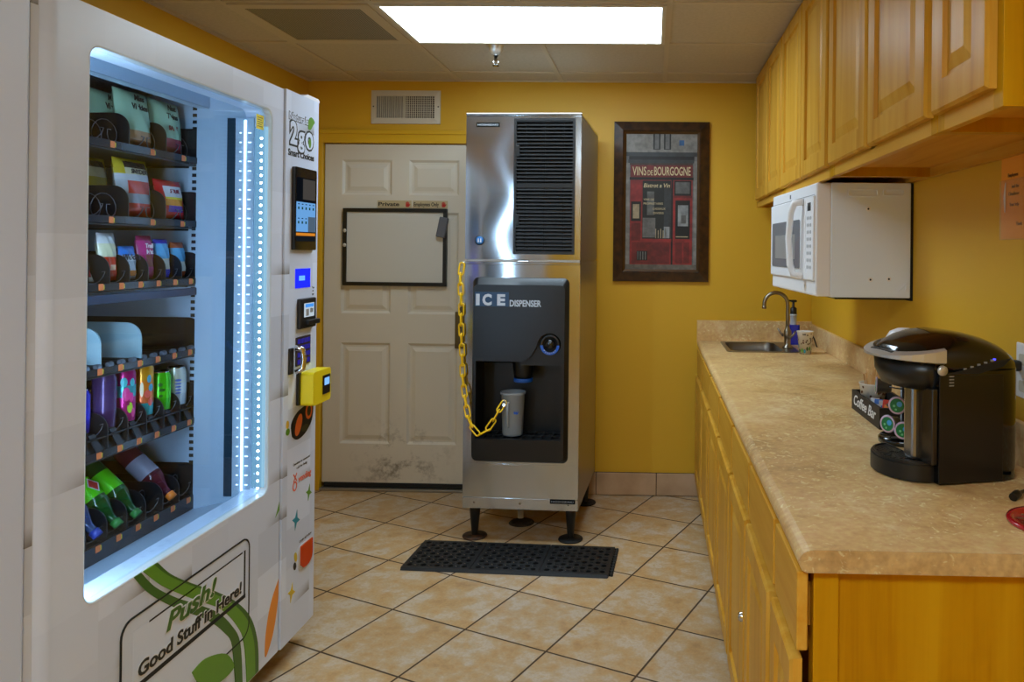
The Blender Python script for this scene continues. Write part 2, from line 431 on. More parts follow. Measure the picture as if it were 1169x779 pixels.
BLACK = plain('black_plastic', (14,14,15), .38); BLACKG = plain('black_gloss', (8,8,9), .12, coat=.3)
BLACKM = plain('black_matt', (16,16,17), .7); RUBBER = plain('black_rubber', (18,18,19), .55, bump=(300, .3))
DGREY = plain('dark_grey_metal', (44,46,52), .35, .5); GREY = plain('grey_plastic', (96,98,104), .5)
WHITE = plain('white_plastic', (238,238,240), .35); WHITEM = plain('white_enamel', (232,243,255), .4, bump=(500, .08))
CREAM = plain('cream_enamel', (208,200,182), .5)
INKW = plain('white_print', (226,226,226), .5); INKB = plain('black_print', (12,12,12), .5); INKG = plain('grey_print', (150,150,150), .5)
RED = plain('red_print', (196,40,32), .45); YEL = plain('yellow_plastic', (238,214,24), .35); YELC = plain('yellow_chain_plastic', (242,196,14), .35)
BLUE = plain('blue_plastic', (30,96,200), .35); ORANGE = plain('orange_print', (226,110,40), .5)
# ------------------------------------------------------------------ camera
def camera():
    a, b, c = .0224, .0015, -.0105
    ca, sa, cb, sb, cc, sc = math.cos(a), math.sin(a), math.cos(b), math.sin(b), math.cos(c), math.sin(c)
    R = Matrix(((ca,-sa,0),(sa,ca,0),(0,0,1))) @ Matrix(((1,0,0),(0,cb,-sb),(0,sb,cb))) @ Matrix(((cc,0,sc),(0,1,0),(-sc,0,cc)))
    M = Matrix(((R[0][0], R[0][2], -R[0][1]), (R[1][0], R[1][2], -R[1][1]), (R[2][0], R[2][2], -R[2][1]))).to_4x4()
    cam = bpy.data.cameras.new('camera'); o = bpy.data.objects.new('camera', cam); COL.objects.link(o)
    M.translation = (0, 0, 1.45); o.matrix_world = M
    cam.sensor_width = 36; cam.lens = 867.47*36/1169
    cam.shift_x = (584.5-726.58)/1169; cam.shift_y = (284.35-389.5)/1169
    cam.clip_start = .02
    SC.camera = o
camera()

# ------------------------------------------------------------------ the room
XL, XR, YB, YF, H = -2.075, .935, 4.50, -1.3, 2.45
struct('floor', box(nb(), XL-.1, XR+.1, YF-.1, YB+.25, -.1, 0), FLOOR)
struct('ceiling', box(nb(), XL-.1, XR+.1, YF-.1, YB+.1, H, H+.08), CEIL)
struct('wall_left', box(nb(), XL-.1, XL, YF, YB, 0, H), WALL)
struct('wall_right', box(nb(), XR, XR+.1, YF, YB, 0, H), WALL)
struct('wall_front', box(nb(), XL-.1, XR+.1, YF-.1, YF, 0, H), WALL)
b = nb()
DX0, DX1, DZ = -1.972, -1.06, 2.07
box(b, XL-.1, DX0, YB, YB+.1, 0, H); box(b, DX1, XR+.1, YB, YB+.1, 0, H); box(b, DX0, DX1, YB, YB+.1, DZ, H); box(b, XL-.1, XR+.1, YB+.12, YB+.2, 0, H)
struct('wall_back', b, WALL)
# tile skirting on the back wall
b = nb(); box(b, -.99, .33, 4.492, 4.4995, 0, .134, 1)
x = .385
while x > -1.0:
    box(b, max(x-.352, -.99), min(x, .33), 4.482, 4.496, .004, .132, 0, .002); x -= .356
struct('baseboard_back', b, [BASETILE, GROUT])
# door casing, painted like the wall
b = nb()
for x0, x1 in ((-2.034, DX0), (DX1, DX1+.065)):
    box(b, x0, x1, 4.474, 4.5, 0, 2.07, 0, .004); box(b, x0, x0+.02, 4.468, 4.49, 0, 2.07, 0, .003)
box(b, -2.034, DX1+.065, 4.474, 4.5, 2.07, 2.148, 0, .004); box(b, -2.034, DX1+.065, 4.466, 4.49, 2.122, 2.148, 0, .003)
struct('trim_1', b, TRIMY)
# ceiling grid
b = nb(); w = .012
YS = [4.275-.6096*k for k in range(10)]
rows = [4.5] + YS
for y in YS: box(b, XL, XR, y-w, y+w, H-.006, H+.002)
for x in (-1.775, -1.165, .055, .664): box(b, x-w, x+w, YF, YB, H-.0062, H+.002)
for i in range(len(rows)-1):
    if i in (2, 8): continue          # the two long light bays
    box(b, -.555-w, -.555+w, rows[i+1], rows[i], H-.0061, H+.002)
box(b, XL, XL+.022, YF, YB, H-.012, H); box(b, XL, XR, YB-.012, YB, H-.008, H); box(b, XR-.022, XR, YF, 1.25, H-.012, H)
struct('trim_2', b, TBAR)
# six-panel door
b = nb()
panel_door(b, lambda u, v, d: (u, 4.536-d, v), DX0+.004, DX1-.004, .045, DZ-.004, .04,
           [(-1.862,-1.563,1.762,1.972), (-1.460,-1.160,1.762,1.972), (-1.862,-1.563,1.055,1.66), (-1.460,-1.160,1.055,1.66), (-1.862,-1.563,.278,.880), (-1.460,-1.160,.278,.880)],
           .011, .003, (.014,.026,.05), .003)
door = struct('door_1', b, DOORP)
b = nb(); box(b, DX0, DX1, 4.47, 4.56, 0, .016, 0, .004); box(b, DX0+.02, DX1-.01, 4.49, 4.5, .02, .046, 1); obj('threshold', b, [plain('worn_aluminium', (150,142,128), .5, .6), BLACKM], door)
b = nb(); box(b, -1.175, -1.066, 4.488, 4.497, .853, 1.072, 0, .003); cyl(b, (-1.125,4.49,.965), (-1.125,4.463,.965), .026, .022, 20, 0); cyl(b, (-1.125,4.49,1.09), (-1.125,4.472,1.09), .02, .018, 18, 0)
obj('lock_plate', b, plain('aged_bronze', (112,96,64), .4, .8), door)

# ------------------------------------------------------------------ ceiling fixtures
DIFF = emit('lit_diffuser', (216, 239, 255), 9.6)
DIFF2 = emit('lit_diffuser_bright', (216, 239, 255), 16.5)
def ceiling_light(y0, y1, label, m):
    x0, x1 = -1.153, .043
    t = thing('ceiling_light', label, 'light', ((x0+x1)/2, (y0+y1)/2, H-.02), 0, 'fluorescent ceiling panels')
    R4 = lambda i: [(x0+i, y0+i), (x1-i, y0+i), (x1-i, y1-i), (x0+i, y1-i)]
    obj('light_frame', ring_prism(nb(), R4(0), R4(.018), 'XY', H-.012, H, 0), CREAM, t)
    b = nb(); box(b, x0+.018, x1-.018, y0+.018, y1-.018, H-.008, H-.002); obj('diffuser', b, m, t, label='glowing white diffuser')
ceiling_light(3.074, 3.650, 'long lit fluorescent panel in the ceiling above the ice machine', DIFF)
ceiling_light(-.584, -.008, 'fluorescent ceiling panel over the viewer, out of the photo', DIFF2)
t = thing('ceiling_vent', 'square perforated grey return air grille in the ceiling left of the lit panel', 'vent', (-1.47, 3.36, H-.012))
R4 = lambda i: [(-1.763+i, 3.074+i), (-1.177-i, 3.074+i), (-1.177-i, 3.650-i), (-1.763+i, 3.650-i)]
obj('vent_frame', ring_prism(nb(), R4(0), R4(.05), 'XY', H-.012, H, 0), TBAR, t)
obj('perforated_sheet', box(nb(), -1.713, -1.227, 3.124, 3.60, H-.008, H-.003), M_dots('perforated_grey', (150,142,124), (62,56,46), .011, .0036), t, label='grey perforated sheet')
t = thing('sprinkler', 'chrome fire sprinkler hanging from the ceiling behind the lit panel', 'sprinkler', (-.785, 3.72, H))
b = nb(); lathe(b, [(0,0),(.043,0),(.043,.004),(.037,.010),(.034,.030),(.022,.046),(.012,.050)], (-.785,3.72,H), (0,0,-1), 24); obj('escutcheon', b, plain('satin_chrome', (214,214,212), .32, .85), t)
b = nb(); cyl(b, (-.785,3.72,H-.05), (-.785,3.72,H-.074), .009, .007, 14)
for s in (-1, 1): tube(b, [(-.785+s*.005,3.72,H-.07), (-.785+s*.013,3.72,H-.082), (-.785+s*.004,3.72,H-.098)], .0025, 6)
obj('sprinkler_head', b, CHROME, t)
b = nb(); cyl(b, (-.785,3.72,H-.098), (-.785,3.72,H-.101), .016, .016, 16); obj('deflector', b, CHROME, t)

# wall register
t = thing('wall_vent', 'cream rectangular air register high on the yellow wall above the door', 'vent', (-1.483, 4.50, 2.188))
x0, x1, z0, z1 = -1.690, -1.276, 2.188, 2.386
b = nb(); ring_prism(b, [(x0,z0),(x1,z0),(x1,z1),(x0,z1)], [(x0+.034,z0+.034),(x1-.034,z0+.034),(x1-.034,z1-.034),(x0+.034,z1-.034)], 'XZ', 4.49, 4.499, 0, 4.484, 4.499)
box(b, -1.494, -1.484, 4.484, 4.499, z0+.03, z1-.03); obj('vent_frame', b, CREAM, t)
b = nb(); box(b, x0+.03, -1.49, 4.4975, 4.4995, z0+.03, z1-.03, 0); box(b, -1.487, x1-.03, 4.4975, 4.4995, z0+.03, z1-.03, 1); obj('duct', b, [plain('duct_grey', (52,48,40), .7), plain('duct_dark', (58,50,36), .8)], t)
for k in range(13):
    x = x0+.042+k*.0122; o = obj('slat', prism(nb(), [(x,4.485),(x+.002,4.497),(x+.0050,4.497),(x+.0030,4.485)], 'XY', z0+.034, z1-.034), CREAM, t)
b = nb()
for k in range(13): x = -1.476+k*.0125; box(b, x, x+.003, 4.487, 4.496, z0+.034, z1-.034)
for k in range(9): z = z0+.046+k*.0132; box(b, -1.484, x1-.034, 4.488, 4.494, z, z+.003)
obj('damper_grid', b, CREAM, t)
for x, z in ((x0+.014, 2.29), (x1-.012, 2.29)):
    obj('screw', lathe(nb(), [(0,.003),(.004,.002),(.0045,0),(0,0)], (x, 4.488, z), (0,-1,0), 10), plain('dark_screw', (60,54,46), .5, .6), t)

# ------------------------------------------------------------------ vending machine
F = -1.25
VY0, VY1 = 1.503, 2.795
vm = thing('vending_machine', 'white glass-front snack and drink vending machine with a block-print wrap and lit interior', 'vending machine', (-1.64, 2.15, 0))
LINER = plain('led_tinted_liner', (176,196,216), .35)  # white lining, with the bluish LED light put into its colour
EMB = plain('embossed_liner', (92,98,106), .35, .4, bump=(110, 1.0), vary=(120, (150,156,166)))
TRAYB = plain('tray_black', (22,23,26), .4); TRAYF = plain('tray_front_grey', (46,49,56), .22, .3)
WIRE = plain('coil_wire', (110,112,118), .3, .9)
TAGO = plain('orange_price_tag', (236,122,66), .5); TAGY = plain('yellow_tag_edge', (206,180,40), .5)
# body shell
b = nb()
box(b, -2.02, -1.99, VY0, VY1, .09, 1.975); box(b, -1.99, -1.335, VY0, VY0+.035, .09, 1.975); box(b, -1.99, -1.335, 2.50, VY1, .09, 1.975)
box(b, -1.99, -1.335, VY0, VY1, 1.957, 1.975); box(b, -1.99, -1.335, VY0, VY1, .09, .50)
obj('cabinet_shell', b, WRAP, vm)
for x in (-1.40, -1.95):
    for y in (VY0+.06, 2.70):
        o = obj('leg', lathe(nb(), [(0,0),(.03,0),(.03,.012),(.016,.02),(.016,.095),(0,.095)], (x, y, 0), (0,0,1), 16), DGREY, vm)
# main door with its window
R_o = lambda: rrect(VY0+.002, 2.532, .087, 1.98, .012, 6)
R_w = lambda i: rrect(1.652-i, 2.455+i, .645-i, 1.895+i, .032+i, 6)
b = nb()
ro, rw = R_o(), R_w(0)
ring_prism(b, ro, rw, 'YZ', -1.335, F-.012, 0, -1.335, F)
# front skin: flat field with rounded vertical left edge
n = len(ro)
obj('door_core', b, WRAP, vm)
b = nb(); ring_prism(b, rrect(1.56, 2.532, .087, 1.98, .004, 6), rw, 'YZ', F-.02, F, 0)
prof = [(F-.085, VY0+.003)] + [(F-.045+.045*math.sin(k*PI/16), 1.556-.05*math.cos(k*PI/16)) for k in range(9)] + [(F, 1.5605), (F-.085, 1.5605)]
prism(b, prof, 'XY', .087, 1.98, 0, False)
obj('door_skin', b, WRAP, vm, autosmooth=True)
obj('window_trim', ring_prism(nb(), R_w(.002), R_w(-.0015), 'YZ', F-.028, F+.001, 0, F-.028, F-.001), plain('window_trim_white', (214,226,232), .25), vm)
obj('window_glass', prism(nb(), rrect(1.648, 2.459, .641, 1.899, .034, 6), 'YZ', F-.026, F-.020), glassy('vending_glass', (226,238,246), .01), vm, label='clear window pane')
# interior lining
b = nb()
box(b, -1.985, -1.975, 1.60, 2.49, .55, 1.957, 1)                       # back
box(b, -1.985, -1.30, 1.590, 1.602, .50, 1.957, 0); 
box(b, -1.50, -1.335, 2.457, 2.50, .50, 1.957, 0); box(b, -1.985, -1.50, 2.485, 2.50, .50, 1.957, 0)
box(b, -1.985, -1.50, 1.60, 2.49, 1.945, 1.957, 1); box(b, -1.50, -1.30, 1.60, 2.49, 1.95, 1.957, 0)
prism(b, [(F-.028,.640),(-1.51,.584),(-1.51,.56),(F-.028,.56)], 'XZ', 1.60, 2.458, 0)
box(b, -1.985, -1.50, 1.60, 2.49, .545, .56, 2)
obj('interior_liner', b, [LINER, EMB, BLACKM], vm)
b = nb()
box(b, -1.335, -1.272, 2.457, 2.485, .62, 1.95, 0); box(b, -1.50, -1.46, 1.60, 2.458, 1.900, 1.912, 0); box(b, -1.465, -1.458, 1.60, 2.458, 1.90, 1.95, 0)
obj('inner_door_frame', b, LINER, vm)
# slotted uprights
for y0, s in ((2.478, -1), (1.602, 1)):
    b = nb(); box(b, -1.535, -1.497, min(y0, y0+s*.004), max(y0, y0+s*.004), .60, 1.93, 0)
    z = .62
    while z < 1.92:
        box(b, -1.524, -1.510, min(y0, y0+s*.0055), max(y0, y0+s*.0055), z, z+.011, 1); z += .022
    obj('slotted_upright', b, [LINER, BLACKM], vm)
# LED bar on the right-hand inner wall
b = nb(); box(b, -1.398, -1.366, 2.4545, 2.457, .63, 1.868, 1); box(b, -1.366, -1.306, 2.447, 2.457, .63, 1.868, 0); 
for k in range(38): box(b, -1.352, -1.346, 2.4462, 2.447, .67+k*.031, .6735+k*.031, 2)
for k in range(38): box(b, -1.324, -1.314, 2.4462, 2.447, .67+k*.031, .6735+k*.031, 2)
obj('light_housing', b, [LINER, plain('dark_teal_gap', (30,52,68), .4), emit('slot_glow', (230,244,255), 2.0)], vm)
b = nb(); box(b, -1.336, -1.331, 2.444, 2.447, .64, 1.86, 0)
obj('reflection_streak', b, emit('streak_glow', (205,232,255), 5.0), vm, label='bright vertical reflection on the light housing')  # glowing sliver stands in for the bright reflected edge, not a lamp
b = nb(); box(b, -1.303, -1.262, 2.450, 2.457, .64, 1.84, 0); 
obj('led_strip', b, emit('led_strip_glow', (150,200,230), .55), vm, label='glowing white light strip')
b = nb()
for k in range(48): lathe(b, [(.0042,0),(.003,.0025),(0,.003)], (-1.282, 2.450, .66+k*.0243), (0,-1,0), 10, 0)
obj('led_bulbs', b, emit('led_white', (206,232,255), 26.0), vm, label='row of bright white light dots')
b = nb(); box(b, -1.322, -1.292, 1.6525, 1.657, .66, 1.88, 0); obj('led_strip', b, emit('led_side_glow', (208,228,246), 37.0), vm)
b = nb(); prism(b, [(2.393,1.826),(2.437,1.826),(2.437,1.872),(2.393,1.872)], 'YZ', F-.0195, F-.0188, 0)
for k in range(5): box(b, F-.0188, F-.0186, 2.398, 2.43-.006*(k % 2), 1.834+k*.007, 1.8365+k*.007, 1)
obj('warning_sticker', b, [plain('sticker_yellow', (246,232,40), .5), plain('sticker_ink', (120,112,30), .5)], vm, label='small yellow sticker in the window corner')

# trays
def coil_mesh():
    b = nb(); pts = []; R = .033; n = 9
    for k in range(n*14+1): a = 2*PI*k/14; pts.append((-.40+.40*k/(n*14), R*math.cos(a), R*math.sin(a)))
    pts += [(0.0, .02*math.cos(a), R*.7*math.sin(a)+.0)]
    tube(b, pts, .0014, 5); return b
coil_me = None
def coil(tray, y, z, flip=1):
    global coil_me
    if coil_me is None:
        o = obj('coil', coil_mesh(), WIRE, tray, local=True); coil_me = o.data
    else:
        o = bpy.data.objects.new('coil', coil_me); COL.objects.link(o); o.parent = tray; MW[o] = MW[tray]
    o.location = MW[tray].inverted() @ Vector((-1.512, y, z)); o.scale = (1, flip, 1)
def divider(tray, y, z0, h, xf=-1.503, t=.003, m=None, r=.045):
    pts = [(-1.95, z0), (xf, z0)] + [(xf-r+r*math.cos(a*PI/12), z0+h-r+r*math.sin(a*PI/12)) for a in range(7)] + [(-1.95, z0+h)]
    obj('divider', prism(nb(), pts, 'XZ', y-t/2, y+t/2), m or TRAYB, tray)
def tags(tray, ys, z):
    for y in ys:
        b = nb(); box(b, -1.4985, -1.497, y-.0095, y+.0075, z-.009, z+.009, 0); box(b, -1.4985, -1.4968, y+.0075, y+.0115, z-.007, z+.006, 1)
        obj('price_tag', b, [TAGO, TAGY], tray, label='orange price tag')
TY0, TY1 = 1.612, 2.476
COLS = [2.43-.08*k for k in range(10)]
def tray(z0, z1, name='tray', lip=0.0):
    """front strip from z0 to z1, floor plate level with its top"""
    b = nb(); box(b, -1.95, -1.505, TY0, TY1, z1-.008+lip, z1-.004+lip, 0); box(b, -1.506, -1.498, TY0, TY1, z0, z1, 1); box(b, -1.95, -1.50, TY0, TY1, z0-.006, z0-.002, 0)
    if lip: prism(b, [(-1.53, z1-.004+lip), (-1.53, z1-.009+lip), (-1.505, z1-.009), (-1.505, z1-.002)], 'XZ', TY0, TY1, 0)
    box(b, -1.95, -1.50, TY0, TY0+.004, z0-.01, z1+.05, 0); box(b, -1.95, -1.49, TY1, TY1+.004, z0-.012, z1+.085, 0)
    return obj(name, b, [TRAYB, TRAYF], vm)
t1 = tray(1.717, 1.738); t2 = tray(1.510, 1.530)
wide = [2.47, 2.307, 2.142, 1.975, 1.81, 1.645]
for tr, z in ((t1, 1.738), (t2, 1.530)):
    for k in range(len(wide)-1):
        a, c = wide[k+1], wide[k]
        divider(tr, a, z-.004, .094)
        coil(tr, a+.043, z+.032, 1); coil(tr, c-.043, z+.032, -1)
    divider(tr, 2.468, z-.004, .10, -1.475)
tags(t1, (2.385, 2.236, 2.068, 1.90), 1.727); tags(t2, (2.383, 2.240, 2.066, 1.90), 1.518)
t3 = tray(1.324, 1.343)
for y in COLS: coil(t3, y, 1.375, 1)
for y in COLS: divider(t3, y-.04, 1.338, .085, -1.503)
divider(t3, 2.470, 1.338, .09, -1.485); tags(t3, COLS, 1.3335)
obj('crossbar', box(nb(), -1.505, -1.495, TY0, 2.484, 1.288, 1.312, 0, .002), plain('bluegrey_bar', (58,70,96), .4, .4), vm)
t4 = tray(1.094, 1.113)
b = nb()
for k in range(18): y = 1.66+.046*k; cyl(b, (-1.95, y, 1.116), (-1.503, y, 1.116), .006, .006, 8)
for k in range(18): y = 1.66+.046*k; cyl(b, (-1.504, y-.008, 1.118), (-1.504, y+.008, 1.118), .0075, .0075, 8, 1)
obj('roller_bed', b, [TRAYB, plain('roller_grey', (120,126,138), .3, .5)], t4)
for y in (2.199, 2.035, 1.87): divider(t4, y, 1.118, .104, -1.50, .004, plain('pale_divider', (150,178,188), .35), .045)
divider(t4, 2.470, 1.105, .108, -1.485); tags(t4, COLS, 1.1035)
t5 = tray(.868, .887, lip=.040); 
for y in COLS: coil(t5, y, .955, 1)
for y in COLS: divider(t5, y-.04, .885, .098, -1.503)
divider(t5, 2.470, .885, .115, -1.485); tags(t5, COLS, .876)
b = nb()
for y in COLS: prism(b, [(-1.62,.934),(-1.52,.932),(-1.4965,.890),(-1.4965,.886),(-1.522,.928),(-1.62,.930)], 'XZ', y-.012, y+.012, 0)
obj('pusher_strips', b, DGREY, t5)
t6 = tray(.588, .634)
for y in COLS: coil(t6, y, .672, 1)
for y in COLS: divider(t6, y-.04, .622, .098, -1.503)
divider(t6, 2.470, .60, .135, -1.485); tags(t6, COLS, .624)

# delivery flap
b = nb()
oo = rrect(1.772, 2.338, .245, .545, .035, 6); ii = rrect(1.812, 2.318, .262, .512, .006, 6)
ring_prism(b, oo, ii, 'YZ', F-.001, F+.0015, 0)
obj('flap_frame', b, plain('flap_frame_white', (210,220,238), .3), vm)
b = nb(); oo2 = rrect(1.768, 2.342, .241, .549, .037, 6); ring_prism(b, oo2, oo, 'YZ', F-.001, F+.0030, 0); obj('flap_gasket', b, BLACKM, vm)
b = nb(); box(b, F-.001, F+.002, 1.812, 2.318, .378, .512, 0); box(b, F-.001, F+.0030, 1.812, 2.318, .366, .378, 1); box(b, F-.001, F+.0018, 1.812, 2.318, .262, .366, 0); box(b, F-.001, F+.0022, 2.309, 2.318, .378, .512, 1); box(b, F, F+.0026, 1.87, 2.30, .508, .512, 1)
flap = obj('delivery_flap', b, [plain('flap_white', (216,226,244), .3), BLACKM], vm)
GRN = plain('leaf_green', (96,150,30), .4); GRND = plain('deep_green', (58,104,18), .4); ORL = plain('leaf_orange', (230,140,30), .4)
text('lettering', 'Push!', (F+.0032, 1.932, .451), (0,1,0), (0,0,1), .046, INKW, flap, width=.231, off=.0046, shear=.25)
text('lettering', 'Push!', (F+.0042, 1.935, .451), (0,1,0), (0,0,1), .046, GRND, flap, width=.225, off=.0016, shear=.25)
text('lettering', 'Good Stuff in Here!', (F+.0032, 1.8265, .392), (0,1,0), (0,0,1), .034, INKW, flap, width=.468, off=.0032, shear=.05)
text('lettering', 'Good Stuff in Here!', (F+.0042, 1.828, .392), (0,1,0), (0,0,1), .034, INKB, flap, width=.465, off=.0012, shear=.05)
# printed swooshes and leaves
GU = [(1.899,.645),(1.953,.593),(2.038,.533),(2.158,.456),(2.278,.366),(2.357,.279),(2.396,.185),(2.403,.092)]
GL = [(1.846,.645),(1.914,.582),(1.996,.521),(2.084,.461),(2.181,.395),(2.261,.315),(2.316,.226),(2.335,.092)]
GM = [(1.886,.645),(1.942,.594),(2.031,.531),(2.144,.457),(2.259,.369),(2.335,.285),(2.375,.195),(2.384,.092)]
DU = [(1.838,.645),(1.892,.586),(1.978,.520),(2.065,.463),(2.167,.392),(2.241,.319),(2.293,.238),(2.310,.092)]
DL = [(1.813,.645),(1.860,.590),(1.932,.527),(2.015,.466),(2.118,.393),(2.201,.318),(2.250,.248),(2.274,.092)]
def swoosh(A, B, m, x1):
    A, B = smooth_poly(A, 5), smooth_poly(B, 5); b = nb()
    for k in range(len(A)-1):
        q = [A[k], A[k+1], B[k+1], B[k]]
        f0 = [b.verts.new((F-.0005, *p)) for p in q]; f1 = [b.verts.new((x1, *p)) for p in q]
        b.faces.new(f0); b.faces.new(f1[::-1])
        for i in range(4): b.faces.new((f0[i], f1[i], f1[(i+1) % 4], f0[(i+1) % 4]))
    obj('printed_swoosh', b, m, vm)
swoosh(GU, GL, GRN, F+.0026); swoosh(DU, DL, GRND, F+.0024); swoosh(GU, GM, GRND, F+.0028)
obj('printed_leaf', prism(nb(), smooth_poly([(2.048,.284),(2.111,.288),(2.209,.250),(2.257,.193),(2.240,.178),(2.167,.185),(2.085,.232),(2.048,.284)], 5)[:-1], 'YZ', F+.002, F+.0037), GRN, flap)
obj('printed_leaf', prism(nb(), [p for p in smooth_poly([(2.532,.330),(2.490,.285),(2.462,.230),(2.447,.165),(2.450,.110),(2.490,.150),(2.515,.205),(2.530,.262)], 5)], 'YZ', F-.0005, F+.0006), ORL, vm)
obj('printed_leaf', prism(nb(), [(2.505,.545),(2.532,.590),(2.532,.562)], 'YZ', F-.0005, F+.0006), GRN, vm)

# payment column
b = nb(); prism(b, [(F-.085,2.538),(F+.006,2.538)] + [(F+.006-.012+.012*math.cos(k*PI/12), 2.783+.012*math.sin(k*PI/12)) for k in range(7)] + [(F-.085,2.795)], 'XY', .087, 1.983, 0)
pc = obj('payment_door', b, WRAP, vm)
obj('door_seam', box(nb(), F-.08, F-.004, 2.532, 2.538, .09, 1.975), plain('seam_grey', (70,72,78), .6), vm)
obj('top_cap', prism(nb(), [(2.66,1.983),(2.795,1.983),(2.795,1.99),(2.785,1.996),(2.70,1.996)], 'YZ', F-.08, F+.004), WHITE, vm)
obj('hinge_pin', box(nb(), F-.06, F-.04, 2.49, 2.505, 1.98, 1.998, 0, .003), BLACKM, vm)
G = F+.0062
def tx(s, y, z, h, m, **k): return text('lettering', s, (G, y, z), (0,1,0), (0,0,1), h, m, pc, **k)
LOGOW = plain('logo_white', (216,226,246), .4)
# logo: dark outline behind pale letters, a leaf on the last one
for s, y, z, h, w_, g_, o2 in (('Naturals', 2.558, 1.886, .024, .142, .005, .0004), ('2', 2.566, 1.806, .074, .050, .014, .004), ('g', 2.624, 1.806, .070, .048, .014, .0022), ('o', 2.680, 1.803, .084, .060, .014, .003)):
    text('lettering', s, (G-.0003, y-g_/2, z), (0,1,0), (0,0,1), h, INKB, pc, width=w_+g_, off=o2+g_/2)
    text('lettering', s, (G+.0006, y, z), (0,1,0), (0,0,1), h, LOGOW, pc, width=w_, off=o2)
obj('logo_leaf', prism(nb(), smooth_poly([(2.700,1.872),(2.700,1.900),(2.722,1.918),(2.750,1.905),(2.738,1.892),(2.718,1.872),(2.700,1.872)], 4)[:-1], 'YZ', G-.0003, G+.0012), GRN, pc)
obj('logo_leaf', prism(nb(), ellipse(2.713, 1.822, .010, .017, 16), 'YZ', G-.0003, G+.0014), GRN, pc)
tx('Smart Choices', 2.553, 1.762, .022, INKB, width=.196, off=.0010)
# touch screen
b = nb(); prism(b, rrect(2.582, 2.748, 1.438, 1.726, .006, 3), 'YZ', F+.004, F+.018, 0); ts = obj('touch_screen', b, BLACKG, pc)
scr = [((2.592,2.738,1.468,1.692), (24,30,38), .25), ((2.592,2.622,1.604,1.690), (18,22,30), .3), ((2.640,2.736,1.616,1.688), (88,84,80), .35), ((2.592,2.738,1.502,1.606), (96,150,205), .7), ((2.680,2.736,1.502,1.556), (84,104,124), .5), ((2.592,2.736,1.488,1.498), (210,130,40), .6), ((2.592,2.736,1.469,1.487), (30,36,44), .3)]
b = nb(); ml = []
for k, ((a0,a1,c0,c1), cc, e_) in enumerate(scr):
    box(b, F+.0175, F+.0183+.0002*k, a0, a1, c0, c1, k); ml.append(emit('screen_tint', cc, e_))
kk = len(ml); ml.append(emit('screen_icons', (40,80,60), .4)); ml.append(emit('screen_dark', (10,20,50), .4))
for r_, cnt in ((1.580, 5), (1.530, 3)):
    for j in range(cnt): box(b, F+.019, F+.0200, 2.602+j*.028, 2.611+j*.028, r_, r_+.009, kk); box(b, F+.019, F+.0200, 2.602+j*.028, 2.613+j*.028, r_+.017, r_+.020, kk+1)
obj('display', b, ml, ts, label='lit menu display')
# blue message display, card reader, keypad, lock, contactless reader
b = nb(); box(b, F+.004, F+.0075, 2.614, 2.728, 1.304, 1.372, 0); box(b, F+.0075, F+.008, 2.640, 2.684, 1.330, 1.347, 1)
obj('message_display', b, [emit('display_blue', (26,36,235), 1.0), emit('display_pale', (90,150,250), 1.0)], pc, label='bright blue message display')
b = nb(); box(b, F+.004, F+.020, 2.630, 2.752, 1.160, 1.266, 0, .004); box(b, F+.018, F+.034, 2.668, 2.756, 1.172, 1.189, 0, .003)
cr = obj('card_reader', b, BLACK, pc)
b = nb(); box(b, F+.0195, F+.0208, 2.655, 2.733, 1.200, 1.249, 0); box(b, F+.0206, F+.0212, 2.663, 2.728, 1.234, 1.246, 1); box(b, F+.0206, F+.0212, 2.668, 2.690, 1.204, 1.228, 2); box(b, F+.0206, F+.0212, 2.700, 2.724, 1.214, 1.230, 2)
obj('reader_label', b, [emit('label_pale', (190,205,215), .55), emit('label_blue', (60,130,210), .8), INKG], cr)
b = nb(); box(b, F+.004, F+.010, 2.622, 2.732, 1.030, 1.132, 0, .002); kp = obj('keypad', b, plain('keypad_brown', (62,52,54), .4), pc)
for r_ in range(4):
    for j in range(4): obj('key', box(nb(), F+.009, F+.0125, 2.630+j*.025, 2.649+j*.025, 1.036+r_*.024, 1.053+r_*.024, 0, .002), emit('key_blue', (52,46,150), .4) if (r_ == 0 and j == 0) else bpy.data.materials['key_blue'], kp)
b = nb(); box(b, F+.004, F+.012, 2.570, 2.600, 1.010, 1.100, 0, .003); tube(b, [(F+.012, 2.606, 1.098), (F+.032, 2.618, 1.094), (F+.036, 2.622, 1.060), (F+.034, 2.620, 1.024), (F+.012, 2.608, 1.014)], .010, 10, mi=1)
obj('lock_handle', b, [BLACK, CHROME], pc, label='chrome lock handle')
b = nb(); box(b, F+.004, F+.016, 2.630, 2.662, .892, 1.006, 1, .003)
prism(b, rrect(2.644, 2.790, .888, 1.006, .012, 4), 'YZ', F+.012, F+.060, 0); box(b, F+.060, F+.064, 2.720, 2.776, .916, .984, 1, .001); box(b, F+.064, F+.0645, 2.728, 2.768, .948, .974, 2)
obj('contactless_reader', b, [YEL, BLACK, emit('reader_screen', (110,160,225), .9)], pc, label='bright yellow contactless card reader')
